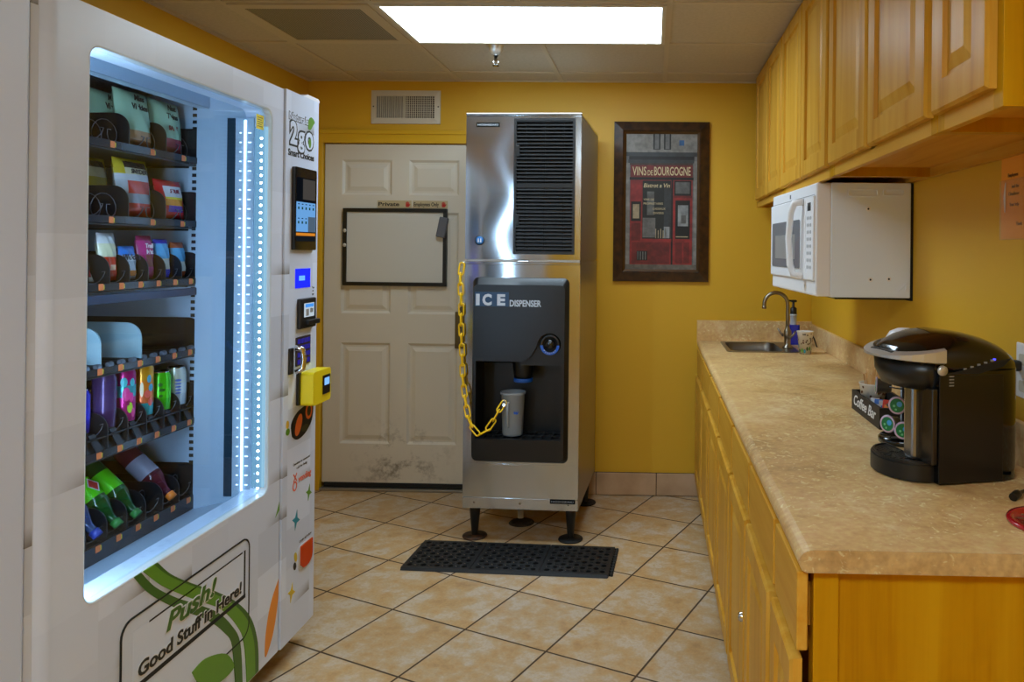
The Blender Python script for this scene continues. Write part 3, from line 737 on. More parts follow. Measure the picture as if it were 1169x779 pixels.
# graphics lower down
b = nb(); prism(b, smooth_poly([(2.604,.790),(2.596,.835),(2.640,.868),(2.700,.880),(2.755,.892),(2.764,.868),(2.752,.815),(2.700,.780),(2.640,.772),(2.604,.790)], 4)[:-1], 'YZ', G-.0008, G+.001, 0)
prism(b, ellipse(2.650, .822, .022, .040, 16, -.5), 'YZ', G, G+.0015, 1); prism(b, ellipse(2.728, .855, .026, .030, 18), 'YZ', G, G+.0016, 1); prism(b, ellipse(2.728, .855, .015, .018, 14), 'YZ', G, G+.0022, 2); prism(b, ellipse(2.700, .800, .030, .012, 14), 'YZ', G, G+.0015, 2)
obj('produce_print', b, [INKB, ORANGE, plain('olive_print', (60,58,26), .5)], pc, label='dark rounded print of orange vegetables')
b = nb(); prism(b, ellipse(2.570, .840, .010, .014, 12), 'YZ', G-.0008, G+.0008, 0); prism(b, ellipse(2.572, .815, .014, .012, 12), 'YZ', G-.0008, G+.0010, 1); obj('flower_print', b, [plain('flower_yellow', (226,180,50), .5), GRN], pc)
tx('Questions or comments?', 2.615, .685, .0085, INKB, width=.130); tx('call for help', 2.640, .668, .0085, INKB, width=.080)
tx('vending', 2.655, .618, .022, plain('vending_orange', (226,92,50), .5), width=.100, off=.0004, shear=.1)
b = nb(); ring_prism(b, ellipse(2.628,.612,.016,.017,18), ellipse(2.628,.612,.011,.012,18), 'YZ', G-.0008, G+.0008); prism(b, band([(2.618,.628),(2.642,.655)], .005), 'YZ', G-.0008, G+.0007); prism(b, band([(2.642,.628),(2.618,.655)], .005), 'YZ', G-.0008, G+.0007); obj('round_mark', b, bpy.data.materials['vending_orange'], pc)
def star(cy, cz, ry, rz, m):
    pts = []
    for k in range(8):
        a = k*PI/4; q = 1.0 if k % 2 == 0 else .36; pts.append((cy+math.sin(a+.25)*ry*q, cz+math.cos(a+.25)*rz*q))
    obj('star_print', prism(nb(), pts, 'YZ', G-.0008, G+.0008), m, pc)
star(2.738, .556, .024, .030, GRN); star(2.640, .490, .030, .036, plain('teal_print', (40,140,160), .5)); star(2.612, .248, .028, .034, plain('gold_print', (214,184,40), .5))
b = nb(); prism(b, rrect(2.660, 2.770, .296, .388, .02, 4), 'YZ', G-.0008, G+.002, 1); prism(b, [(2.672,.384),(2.762,.384),(2.762,.330)] + [(2.712+.05*math.cos(-k*PI/8), .330+.03*math.sin(-k*PI/8)) for k in range(1, 6)] + [(2.672,.318)], 'YZ', G, G+.006, 0)
obj('coin_return', b, [plain('coin_return_orange', (206,72,18), .25), plain('coin_return_rim', (200,198,196), .3)], pc, label='orange coin return cup')
b = nb(); prism(b, ellipse(2.640, .360, .010, .018, 12, .3), 'YZ', G-.0008, G+.0008, 0); prism(b, ellipse(2.634, .330, .010, .014, 12, .3), 'YZ', G-.0008, G+.0009, 1); obj('banana_print', b, [plain('banana_yellow', (206,180,50), .5), INKB], pc)
tx('COIN RETURN', 2.668, .398, .008, INKB, width=.092)
b = nb(); prism(b, ellipse(2.752, 1.238, .014, .022, 16), 'YZ', G-.0008, G+.0008, 0); prism(b, ellipse(2.752, 1.247, .008, .009, 12), 'YZ', G-.0008, G+.001, 1); obj('leaf_badge', b, [GRN, WHITE], pc)
tx('Tap', 2.745, 1.298, .008, INKB); tx('or', 2.748, 1.286, .008, INKB); tx('pay', 2.745, 1.274, .008, INKB)

# the machine next to it, mostly outside the frame
v2 = thing('vending_machine', 'plain pale grey vending machine edge at the far left, beside the snack machine', 'vending machine', (-1.64, .95, 0))
b = nb(); box(b, -2.02, F-.085, .46, 1.494, .09, 1.975); obj('cabinet_shell', b, WRAP, v2)
b = nb(); prof = [(F-.085, 1.496), (F-.012, 1.496), (F-.003, 1.492), (F+.002, 1.482), (F+.002, .50), (F-.02, .465), (F-.085, .46)]
prism(b, prof, 'XY', .087, 1.982, 0); obj('door_skin', b, plain('wrap_grey', (208,218,240), .32), v2)
for x in (-1.40, -1.95):
    for y in (.52, 1.44): obj('leg', lathe(nb(), [(0,0),(.03,0),(.03,.012),(.016,.02),(.016,.095),(0,.095)], (x, y, 0), (0,0,1), 16), DGREY, v2)
obj('handle', box(nb(), F+.001, F+.02, .56, .58, 1.0, 1.25, 0, .004), CHROME, v2)
# ------------------------------------------------------------------ snacks and drinks in the machine
def bag(name, label, cat, y, zb, x, w, h, d, cols, tilt=0.0, yaw=0.0, group=None, words=None, lean=0.0):
    """a sealed pillow bag facing +X; cols = list of (v_from, colour or (colour, colour) halves)"""
    t = thing(name, label, cat, (x, y, zb), 0, group)
    b = nb(); NU, NV = 12, 18; ml, idx = [], {}
    def mi(c):
        if c not in idx: idx[c] = len(ml); ml.append(plain('bag_film', c, .25, 0, .6))
        return idx[c]
    rnd = random.Random(hash(label) % 9999 if False else len(label)*7 + int(y*1000))
    def pt(i, j, s):
        u, v = i/NU*2-1, j/NV
        prof = (max(0, 1-(2*v-1)**4))**.6 * (max(0, 1-abs(u)**2.6))**.7
        cr = .0022*math.sin(u*9+v*13+rnd.random()*.9)*prof
        X = s*(d/2*prof + .0006) + cr - lean*v*h
        wv = 1.0 - .05*math.sin(v*PI)
        return (X, u*w/2*wv, v*h)
    for s in (1, -1):
        g = [[b.verts.new(pt(i, j, s)) for i in range(NU+1)] for j in range(NV+1)]
        for j in range(NV):
            for i in range(NU):
                f = b.faces.new((g[j][i], g[j][i+1], g[j+1][i+1], g[j+1][i])); f.smooth = True
                v = (j+.5)/NV; u = (i+.5)/NU; c = cols[0][1]
                for e in cols:
                    if v >= e[0]:
                        c = e[1]
                        if len(e) > 2 and abs(u-.5) > e[2]: c = e[3]
                f.material_index = mi(c)
    bmesh.ops.remove_doubles(b, verts=b.verts, dist=.0009)
    obj('wrapper', b, ml, t, local=True)
    for wd in (words or []):
        s, v, hh, col = wd
        text('lettering', s, (d/2*.97 + .0015 - lean*v*h, 0, v*h), (0,1,0), (-lean,0,1), hh, plain('bag_ink', col, .5), t, align='CENTER', local=True, off=.0006)
    t.rotation_euler = (tilt, 0, yaw)
    return t
MINT, PINKB = (176,212,178), (186,126,110)
chips = 'mint chip bags on the top tray'
for k, (y, x, yw, lab) in enumerate(((2.225,-1.545,0.0,'mint green chip bag at the front of the left top-tray column'), (2.225,-1.625,.05,'mint green chip bag, second in the left top-tray column'), (2.222,-1.70,-.05,'mint green chip bag, third in the left top-tray column, showing over the divider'), (2.385,-1.550,0.0,'mint green chip bag alone in front on the right of the top tray'))):
    bag('chip_bag', lab, 'chip bag', y, 1.742, x, .145, .165, .055, [(0,(150,60,70) if k == 3 else (150,92,60)),(.12,(196,150,110) if k != 3 else (176,60,84)),(.26,MINT,.30,(150,96,60) if k != 3 else (226,224,200)),(.40,MINT)], lean=.12, yaw=yw, group=chips,
        words=[('Miss' if k != 3 else 'Nut', .82, .017, (20,30,24)), ('Vickies' if k != 3 else 'Thins', .66, .017, (20,30,24))] + ([('SALT', .44, .014, (150,40,40))] if k == 3 else []))
bag('chip_bag', 'brownish pink chip bag at the back of the left top-tray column', 'chip bag', 2.225, 1.742, -1.785, .145, .185, .05, [(0,PINKB),(.5,(170,104,84))], lean=.10, yaw=.1)
bag('chip_bag', 'tan chip bag standing between mint bags and a red bag on the top tray', 'chip bag', 2.375, 1.742, -1.71, .12, .160, .04, [(0,(176,120,70)),(.6,(190,140,96))], lean=.10)
bag('chip_bag', 'red chip bag behind the right mint bag on the top tray', 'chip bag', 2.385, 1.742, -1.64, .145, .168, .05, [(0,(160,30,44)),(.5,(176,36,50))], lean=.10, yaw=-.06)
pret = 'yellow-topped snack bags on the second tray'
bag('pretzel_bag', 'silver and yellow snack bag with red print at the front of the second tray', 'snack bag', 2.228, 1.535, -1.545, .145, .170, .055, [(0,(190,40,40)),(.10,(196,60,54)),(.24,(150,152,160)),(.40,(196,58,52),.36,(180,184,190)),(.62,(190,192,198)),(.72,(206,196,160),.34,(196,170,50)),(.86,(60,48,46),.34,(200,176,50)),(.94,(206,180,50))], lean=.12, group=pret, words=[('SNYDER', .74, .013, (30,24,24))])
bag('pretzel_bag', 'yellow and brown snack bag behind the red-printed one on the second tray', 'snack bag', 2.222, 1.535, -1.665, .145, .175, .05, [(0,(190,150,50)),(.5,(186,156,52)),(.66,(206,186,140),.3,(190,166,56)),(.84,(66,54,50),.34,(190,166,56)),(.94,(190,166,56))], lean=.12, yaw=.05, group=pret)
bag('candy_bag', 'red candy bag with rainbow print on the right of the second tray', 'candy bag', 2.388, 1.535, -1.538, .135, .122, .045, [(0,(206,24,44)),(.12,(206,24,44)),(.18,(96,50,150),.26,(206,24,44)),(.32,(236,150,30),.34,(206,24,44)),(.48,(240,220,60),.34,(206,24,44)),(.58,(226,224,226),.36,(206,24,44)),(.82,(206,24,44))], lean=.15, words=[('SOUR', .66, .012, (150,40,60))])
b3 = 1.348
def snack(y, h, cols, lab, cat='snack bag', nm='snack_bag', w=.066, d=.035, words=None, x=-1.537, lean=.08): return bag(nm, lab, cat, y, b3, x, w, h, d, cols, lean=lean, words=words)
snack(2.03, .112, [(0,(226,226,230)),(.12,(196,60,60),.25,(220,220,220)),(.3,(226,226,220)),(.55,(232,130,40))], 'orange and white candy bar leaning at the left of the third tray', 'candy bar', 'candy_bar', .05, .022, lean=.5)
snack(2.108, .135, [(0,(196,40,28)),(.06,(200,50,32)),(.20,(236,190,150),.2,(204,52,30)),(.34,(204,52,30)),(.52,(206,204,170)),(.80,(200,202,206))], 'silver and red fruit snack bag on the third tray', words=None)
snack(2.188, .098, [(0,(200,204,214)),(.10,(226,140,60),.25,(190,200,220)),(.30,(196,208,226)),(.55,(226,236,246)),(.72,(36,120,210))], 'bright blue fruit chew bag in the middle of the third tray', words=[("Welch's", .60, .016, (20,24,60))])
snack(2.268, .130, [(0,(150,30,90)),(.08,(176,34,110)),(.3,(140,60,60),.25,(176,34,110)),(.55,(190,50,130)),(.9,(150,30,90))], 'magenta snack bag on the third tray', words=[('Trail', .72, .013, (240,220,230)), ('Mix', .58, .013, (240,220,230))])
snack(2.345, .120, [(0,(20,50,200)),(.2,(196,200,190),.34,(30,110,210)),(.5,(80,170,226)),(.88,(20,50,200))], 'blue rice snack bag with a royal blue seal on the third tray')
snack(2.425, .112, [(0,(150,70,40)),(.14,(210,206,196),.36,(60,130,190)),(.45,(90,170,220)),(.85,(170,80,46))], 'blue and brown snack bag at the right end of the third tray')

def can(label, y, r, h, cols, x=-1.545, zb=.931, words=None, group='drink cans on the fifth tray'):
    t = thing('drink_can', label, 'can', (x, y, zb), 0, group)
    n = len(cols); ml = [plain('can_print', c, .22, .35) for c in cols] + [CHROME]
    prof = [(r*.78, 0), (r*.97, .006)]; mis = [n]
    hs = h - .016
    for k in range(n): prof.append((r, .008 + (hs-.008)*(k+1)/n if k < n-1 else hs)); mis.append(k)
    prof += [(r*.80, h-.003), (r*.82, h)]; mis += [n-1, n]
    b = nb(); lathe(b, prof, (0,0,0), (0,0,1), 28, 0, True, mis); 
    # printed patches wrap the side that faces the glass
    obj('can_body', b, ml, t, local=True)
    b = nb(); lathe(b, [(0,h-.006),(r*.74,h-.006),(r*.80,h-.001),(r*.82,h)], (0,0,0), (0,0,1), 24); box(b, -.012, .006, -.006, .006, h-.005, h-.003); obj('can_lid', b, CHROME, t, local=True, recalc=False)
    return t
def patch(t, r, spots, x_mats):
    """rounded printed patches on a can: (angle, z, half-angle, half-height, material index)"""
    b = nb()
    for a, z, ha, hz, m in spots:
        ring = []
        for k in range(14):
            th = a + ha*math.cos(2*PI*k/14); zz = z + hz*math.sin(2*PI*k/14); ring.append(b.verts.new(((r+.0006)*math.cos(th), (r+.0006)*math.sin(th), zz)))
        c = b.verts.new(((r+.0008)*math.cos(a), (r+.0008)*math.sin(a), z))
        for k in range(14): f = b.faces.new((ring[k], ring[(k+1) % 14], c)); f.material_index = m
    obj('can_graphic', b, x_mats, t, local=True)
can('dim purple drink can at the left of the fifth tray', 2.110, .030, .158, [(70,40,92),(84,60,110),(76,52,104)])
c = can('pink and turquoise tall drink can with fruit print', 2.190, .030, .160, [(206,40,140),(196,20,130),(60,176,186),(190,20,124)])
patch(c, .030, [(-.75,.085,.34,.020,0),(-.30,.075,.22,.014,0),(-.42,.045,.26,.016,1),(-.1,.030,.2,.014,0),(-.95,.120,.3,.014,2),(-.2,.118,.25,.012,2),(-.55,.060,.16,.008,3)], [plain('fruit_pink', (224,60,140), .3), plain('fruit_lime', (170,206,60), .3), plain('fruit_teal', (60,190,196), .3), plain('fruit_deep', (140,14,80), .3)])
c = can('orange and gold tall drink can beside the green one', 2.270, .030, .162, [(40,170,176),(226,110,60),(232,130,40),(226,156,30)])
patch(c, .030, [(-.35,.115,.22,.012,0),(-.15,.088,.25,.012,0),(-.5,.070,.3,.012,1),(-.2,.045,.25,.012,1),(-1.0,.085,.16,.022,2)], [plain('print_sky', (60,160,190), .3), plain('print_coral', (226,90,80), .3), plain('print_cream', (250,230,190), .3)])
c = can('bright green drink can on the fifth tray', 2.350, .032, .124, [(60,190,24),(84,220,30),(70,206,24)])
patch(c, .032, [(-.9,.085,.22,.006,0),(-.75,.068,.3,.005,0),(-.85,.050,.2,.004,0)], [plain('print_dark_green', (16,90,20), .3)])
c = can('white and silver drink can with blue text at the right of the fifth tray', 2.430, .032, .126, [(196,200,206),(212,214,216),(206,206,196)])
patch(c, .032, [(-.75,.085,.3,.004,0),(-.75,.074,.32,.003,0),(-.75,.064,.28,.003,0),(-.75,.054,.3,.003,0),(-.75,.044,.26,.003,0)], [plain('print_blue', (60,90,170), .3)])
can('silver drink can standing behind the bright green one', 2.350, .032, .124, [(150,156,160),(170,174,178)], x=-1.625)
can('blue drink can at the left edge of the fifth tray window', 2.030, .030, .125, [(30,40,190),(40,50,220),(30,40,190)], x=-1.56)

def bottle(label, y, cols, capm, liquid, x=-1.508, z=.668, words=None):
    """a plastic bottle lying nose-down towards the glass"""
    t = thing('drink_bottle', label, 'bottle', (x, y, z), 0, 'soft drink bottles on the bottom tray')
    ax = Vector((-.74, 0, .67)).normalized(); o = Vector((0,0,0))
    b = nb(); L_ = .215; r = .032
    prof = [(.0105,.0),(.0115,.012),(.0125,.024),(.021,.045),(.030,.066),(r,.078),(r,.085),(r,.150),(r,.157),(r,.185),(.030,.207),(.022,L_),(0,L_)]
    mis = [0,0,0,0,0,0,1,0,0,0,0,0]
    lathe(b, prof, o, ax, 26, 0, True, mis); obj('bottle_body', b, [liquid, cols], t, local=True)
    b = nb(); lathe(b, [(0,-.014),(.0135,-.014),(.0138,.004),(.0115,.005)], o, ax, 22); obj('cap', b, capm, t, local=True)
    if words:
        u, w, d = frame_of(ax)
        n = Vector((.67, 0, .74)); n.normalize()
        c0 = ax*.118 + n*(r+.0008)
        bb = nb(); s = .026
        for q, m, sc in (((1,0),0,1.0), ((1,0),1,.78)):
            pts = [c0+n*(.0004*m) + ax*(s*sc) , c0+n*(.0004*m) + Vector((0,1,0))*(s*.8*sc), c0+n*(.0004*m) - ax*(s*sc), c0+n*(.0004*m) - Vector((0,1,0))*(s*.8*sc)]
            f = bb.faces.new([bb.verts.new(p) for p in pts]); f.material_index = m
        obj('label_diamond', bb, [INKW, RED], t, local=True)
def liquid(name, c, tr=.5):
    m, nt, b = newmat(name); b.inputs['Base Color'].default_value = lin(c); b.inputs['Roughness'].default_value = .08; b.inputs['Transmission Weight'].default_value = tr; b.inputs['IOR'].default_value = 1.2; b.inputs['Coat Weight'].default_value = .4; return m
GL = liquid('green_drink', (24,96,40)); GLAB = plain('lime_label', (86,206,24), .25)
bottle('pink drink bottle with an orange cap lying on the bottom tray', 2.350, plain('clear_label', (150,150,170), .25), plain('orange_cap', (240,126,30), .35), liquid('pink_drink', (120,40,62)))
bottle('green soda bottle with a lime label lying right of the diamond-labelled one', 2.190, GLAB, plain('green_cap', (40,120,50), .35), GL)
bottle('green soda bottle with a red and white diamond on its label', 2.110, GLAB, bpy.data.materials['green_cap'], GL, words=True)
bottle('blue drink bottle at the left of the bottom tray', 2.030, plain('blue_label', (40,50,210), .25), plain('blue_cap', (40,60,150), .35), liquid('blue_drink', (60,80,130)))

# ------------------------------------------------------------------ ice machine: maker on top of dispenser
IA = math.radians(-2.4); IC = (-.645, 3.73, 0)
SIDE = M_steel('satin_steel_side', (176,170,160), .38, 1, .3)
im = thing('ice_maker', 'stainless steel ice maker with a black louvred grille, on top of the dispenser', 'ice maker', (IC[0], IC[1], 1.392), IA)
MW[im] = Matrix.Translation((IC[0], IC[1], 0)) @ Matrix.Rotation(IA, 4, 'Z')
OZ = Matrix.Translation((0,0,-1.392))
def io(name, b, mats, par, **k):
    """part of the upper unit, drawn with heights from the floor"""
    for v in b.verts: v.co.z -= 1.392
    return obj(name, b, mats, par, local=True, **k)
W2, DEP = .2875, .69
b = nb(); box(b, -W2, W2, .006, DEP, 1.396, 2.105, 0, .002); io('casing', b, SIDE, im)
def sheet(x0, x1, z0, z1, f, nx=40, nz=40):
    """slightly wavy sheet-metal face standing just proud of the casing"""
    b = nb(); g = [[b.verts.new((x0+(x1-x0)*i/nx, f(x0+(x1-x0)*i/nx, z0+(z1-z0)*j/nz), z0+(z1-z0)*j/nz)) for i in range(nx+1)] for j in range(nz+1)]
    for j in range(nz):
        for i in range(nx): fc = b.faces.new((g[j][i], g[j][i+1], g[j+1][i+1], g[j+1][i])); fc.smooth = True
    for row, s_ in ((g[0], 0), (g[-1], 1)):
        for i in range(nx): b.faces.new((b.verts.new(row[i].co), b.verts.new(row[i+1].co), b.verts.new((row[i+1].co.x, .012, row[i+1].co.z)), b.verts.new((row[i].co.x, .012, row[i].co.z))))
    for c in (0, nx):
        for j in range(nz): b.faces.new((b.verts.new(g[j][c].co), b.verts.new(g[j+1][c].co), b.verts.new((g[j+1][c].co.x, .012, g[j+1][c].co.z)), b.verts.new((g[j][c].co.x, .012, g[j][c].co.z))))
    return b
def bend(x, z):
    t = max(0.0, x+.17); wv = .0018*math.sin(2*PI*(z-1.40)/.42)*max(0, x+.2)/.15
    return wv - .0004
io('front_panel', sheet(-W2, -.046, 1.398, 2.104, bend), STEEL, im)
b = nb(); box(b, .256, W2, -.001, .012, 1.398, 2.104, 0, .001); box(b, -.046, .256, -.001, .012, 2.092, 2.104); box(b, -.046, .256, -.001, .012, 1.398, 1.424); io('front_trim', b, STEEL, im)
b = nb(); box(b, -W2-.001, W2+.001, -.003, DEP, 2.105, 2.120, 0, .003); io('lid', b, STEEL, im)
b = nb(); ring_prism(b, rrect(-.046,.257,1.424,2.093,.004,2), rrect(-.034,.246,1.436,2.081,.003,2), 'XZ', -.010, .012); box(b, -.036, .248, -.008, .012, 1.752, 1.772)
box(b, -.036, -.018, -.009, .002, 1.905, 1.96, 0, .002); box(b, -.036, -.018, -.009, .002, 1.565, 1.62, 0, .002); box(b, -.045, .256, .0035, .0058, 1.425, 2.092)
gr = io('grille', b, BLACK, im)
for lo, hi in ((1.440, 1.750), (1.776, 2.078)):
    k = 0; z = lo
    while z < hi-.006:
        obj('louvre', prism(nb(), [(-.007,z-1.392+.011),(-.009,z-1.392+.008),(.004,z-1.392),(.006,z-1.392+.003)], 'YZ', -.034, .246), plain('louvre_grey', (7,7,8), .6, 0, .25) if 'louvre_grey' not in bpy.data.materials else bpy.data.materials['louvre_grey'], gr, local=True); z += .0182
b = nb()
for x in (.012, .106, .20): box(b, x-.002, x+.002, -.003, .009, 1.438, 2.079)
io('grille_ribs', b, bpy.data.materials['louvre_grey'], gr)
def badge(par, x0, x1, z0, z1, yf, zoff):
    b = nb(); box(b, x0, x1, yf-.002, yf+.002, z0-zoff, z1-zoff, 0, .0008); bd = obj('name_badge', b, bpy.data.materials.get('badge_black') or plain('badge_black', (8,8,8), .8, 0, .08), par, local=True)
    text('lettering', 'HOSHIZAKI', (x0+.006, yf-.0026, z0-zoff+.0065), (1,0,0), (0,0,1), z1-z0-.013, plain('badge_silver', (170,172,174), .8, 0, .1) if 'badge_silver' not in bpy.data.materials else bpy.data.materials['badge_silver'], bd, width=x1-x0-.014, off=.0, local=True)
badge(im, -.236, -.120, 2.051, 2.073, 0.0, 1.392)
b = nb(); lathe(b, [(0,.003),(.024,.003),(.026,0)], (-.215, .001, 1.490), (0,-1,0), 26, 0)
lathe(b, [(0,.0036),(.019,.0036),(.0195,.003)], (-.215, .001, 1.490), (0,-1,0), 24, 1)
for dx, s in ((-.006, 1), (.006, -1)): prism(b, [(-.215+dx-.0035,1.480),(-.215+dx+.0035,1.480),(-.215+dx+.002,1.500),(-.215+dx-.002,1.500)], 'XZ', -.0032, -.0028, 2)
io('round_emblem', b, [DGREY, plain('emblem_blue', (30,110,180), .4), INKW], im, label='round blue emblem')

idp = thing('ice_dispenser', 'stainless steel ice dispenser cabinet with a black front on four black legs', 'ice dispenser', IC, IA)
MI = MW[idp]
def il(name, b, m, par=idp, **k): return obj(name, b, m, par, local=True, **k)
def iw(p): return tuple(MI @ Vector(p))
b = nb(); box(b, -W2, W2, .19, DEP, .165, 1.386, 0, .002); box(b, -W2+.004, W2-.004, .012, DEP, 1.386, 1.396, 0)
RX0, RX1, RZ0, RZ1 = -.234, .224, .495, 1.065
for q in ((-W2,RX0,.165,1.386), (RX1,W2,.165,1.386), (RX0,RX1,.165,RZ0), (RX0,RX1,RZ1,1.386)): box(b, q[0], q[1], .005, .19, q[2], q[3])
il('casing', b, SIDE)
b = nb()
for q in ((-W2,RX0,.222,1.386), (RX1,W2,.222,1.386), (RX0,RX1,.222,RZ0), (RX0,RX1,RZ1,1.386)): box(b, q[0], q[1], 0, .0055, q[2], q[3])
box(b, -W2, W2, .0, .006, .165, .219, 0, .001); il('front_panel', b, STEEL)
def bulge(x, z):
    t = (x+W2)/(2*W2); return -.0012*math.sin(PI*t)**1.0 - .0004
il('front_skin', sheet(-W2, W2, .222, .388, bulge, 40, 4), STEEL); il('front_skin', sheet(-W2, W2, 1.312, 1.371, bulge, 40, 4), STEEL)
b = nb(); box(b, -W2, W2, -.004, .02, 1.372, 1.387, 0, .003); cyl(b, (-.02,-.004,1.391), (.03,-.004,1.391), .004, .004, 8); il('top_edge', b, STEEL)
for x in (-.23, 0.0, .24): il('screw', lathe(nb(), [(0,.003),(.004,.0025),(.006,0)], (x, 0, .196), (0,-1,0), 12), NICKEL)
badge(idp, .150, .274, .200, .222, -.001, 0)
for x, y in ((-.243,.07),(.243,.07),(-.243,.62),(.243,.62)):
    lg = il('leg', lathe(nb(), [(0,.165),(.027,.165),(.026,.13),(.016,.018),(.016,.008)], (x,y,0), (0,0,1), 20), BLACK)
    il('flange_foot', lathe(nb(), [(.016,.012),(.02,.010),(.060,.008),(.062,.004),(.060,0),(0,0)], (x,y,0), (0,0,1), 26), plain('rusty_black', (30,22,16), .6, vary=(30, (92,56,26))) if (x < 0 and y < .1) else BLACKM, lg)
il('drain_pipe', lathe(nb(), [(.018,.165),(.018,.10),(.021,.10),(.021,.07),(.017,.07),(.017,.02)], (-.06,.30,0), (0,0,1), 16), plain('pipe_white', (196,190,178), .4), label='short white drain pipe')
# dispenser front: bulging frame with a recess
PX0, PX1, PZ0, PZ1 = -.246, .236, .398, 1.308
hole = [(-.215,.520),(.205,.520),(.205,.985)] + [(.147+.058*math.cos(a), .985+.058*math.sin(a)) for a in [k*PI/8 for k in range(1,8)]] + [(.083,.975),(.062,.935),(.040,.910),(.015,.900),(-.215,.900)]
def outl(i, n=len(hole)): return None
b = nb()
oo = rrect(PX0, PX1, PZ0, PZ1, .030, 6)
# front face: polygon with hole, cut into strips
yf = -.046
def face(pts, mi=0, sm=False):
    f = b.faces.new([b.verts.new((x, y, z)) for x, y, z in pts]); f.material_index = mi
i2 = rrect(PX0+.016, PX1-.016, PZ0+.016, PZ1-.034, .022, 6)
ring_prism(b, oo, i2, 'XZ', .0, .0, 0, yf, .0)
for k in range(len(oo)):
    pass
# strips of the front
xs0, xs1, zb, zt = PX0+.016, PX1-.016, PZ0+.016, PZ1-.034
top = [(xs1, 1.06), (xs1, zt-.022)] + [p for p in i2[1:13]] + [(xs0, zt-.022), (xs0, .900)] + [(-.215,.900),(.015,.900),(.040,.910),(.062,.935),(.083,.975)] + [(.147+.058*math.cos(a), .985+.058*math.sin(a)) for a in [k*PI/8 for k in range(7,0,-1)]] + [(.205,.985),(xs1,.985)]
face([(x, yf, z) for x, z in top])
face([(.205,yf,.985),(.205,yf,.520),(xs1,yf,.520),(xs1,yf,.985)]); face([(xs0,yf,.900),(xs0,yf,.520),(-.215,yf,.520),(-.215,yf,.900)])
bot = [(xs0,.520),(xs0,zb+.022)] + i2[15:27] + [(xs1,zb+.022),(xs1,.520)]
face([(x, yf, z) for x, z in bot])
n = len(hole)
for k in range(n):
    p, q = hole[k], hole[(k+1) % n]
    face([(p[0],yf,p[1]),(q[0],yf,q[1]),(q[0],yf+.024,q[1]),(p[0],yf+.024,p[1])])
bmesh.ops.remove_doubles(b, verts=b.verts, dist=1e-4)
DISP = plain('dispenser_black', (9,10,13), .34)
dp = il('dispenser_front', b, DISP, label='black moulded dispenser front')
b = nb(); yb = .17
face([(-.23,yb,.50),(.22,yb,.50),(.22,yb,.93),(-.23,yb,.93)]); face([(-.23,yf+.024,.50),(-.23,yb,.50),(-.23,yb,.93),(-.23,yf+.024,.93)]); face([(.22,yf+.024,.50),(.22,yb,.50),(.22,yb,.93),(.22,yf+.024,.93)])
face([(-.23,yf+.024,.505),(.22,yf+.024,.505),(.22,yb,.505),(-.23,yb,.505)]); face([(-.23,yf+.022,.93),(.22,yf+.022,.93),(.22,yb,.86),(-.23,yb,.86)])
face([(.0,yf+.022,.88),(.22,yf+.022,.88),(.22,yf+.022,1.06),(.0,yf+.022,1.06)])
il('recess', b, plain('recess_black', (5,5,6), .4), dp)
b = nb()
for k in range(9): box(b, -.20+k*.048, -.188+k*.048, -.01, .155, .507, .514)
for y in (-.01, .07, .15): box(b, -.205, .20, y, y+.006, .507, .516)
il('drip_grate', b, BLACK, dp)
b = nb(); lathe(b, [(.052,.16),(.055,.10),(.050,.05),(.042,.0),(.040,0),(.040,.02)], (.0,.05,.795), (0,0,1), 26); il('spout', b, BLACK, dp)
il('spout_ring', lathe(nb(), [(.0435,0),(.047,.002),(.047,.018),(.0445,.02),(.0435,0)], (.0,.05,.788), (0,0,1), 28), BLUE, dp, label='bright blue ring')
b = nb(); bx, bz = .147, .985
lathe(b, [(.052,0),(.052,.006),(.048,.010),(.030,.010),(.030,.004)], (bx,yf+.022,bz), (0,-1,0), 32, 0); lathe(b, [(.026,.004),(.024,.016),(.014,.022),(0,.023)], (bx,yf+.022,bz), (0,-1,0), 28, 1)
il('push_button', b, [BLACK, BLACKG], dp)
b = nb(); A = [(bx+.047*math.cos(PI+PI*k/20), bz-.004+.047*math.sin(PI+PI*k/20)) for k in range(21)]; B_ = [(bx+.034*math.cos(PI+PI*k/20), bz-.004+.034*math.sin(PI+PI*k/20)) for k in range(21)]
prism(b, A + B_[::-1], 'XZ', yf+.010, yf+.0125); hr = il('button_ring', b, BLUE, dp, label='blue half ring under the button')
for k in range(7):
    a = PI*(1.22+.56*k/6); t_ = text('lettering', 'PUSH ICE'.replace(' ','')[k], (bx+.0385*math.cos(a), yf+.0092, bz-.004+.0425*math.sin(a)), (-math.sin(a),0,math.cos(a)), (-math.cos(a),0,-math.sin(a)), .007, INKW, hr, align='CENTER', local=True)
b = nb(); box(b, -.222, -.055, yf-.0012, yf+.001, 1.168, 1.238); pl = il('logo_panel', b, plain('logo_navy', (20,58,92), .35), dp)
for s, x, w_ in (('I', -.217, .018), ('C', -.185, .046), ('E', -.112, .040)):
    text('lettering', s, (x, yf-.0018, 1.176), (1,0,0), (0,0,1), .050, INKG if False else plain('logo_silver', (196,202,212), .4), pl, width=w_, off=.0035, local=True)
text('lettering', 'DISPENSER', (-.050, yf-.0012, 1.170), (1,0,0), (0,0,1), .030, bpy.data.materials['logo_silver'], dp, width=.155, off=.0012, local=True)

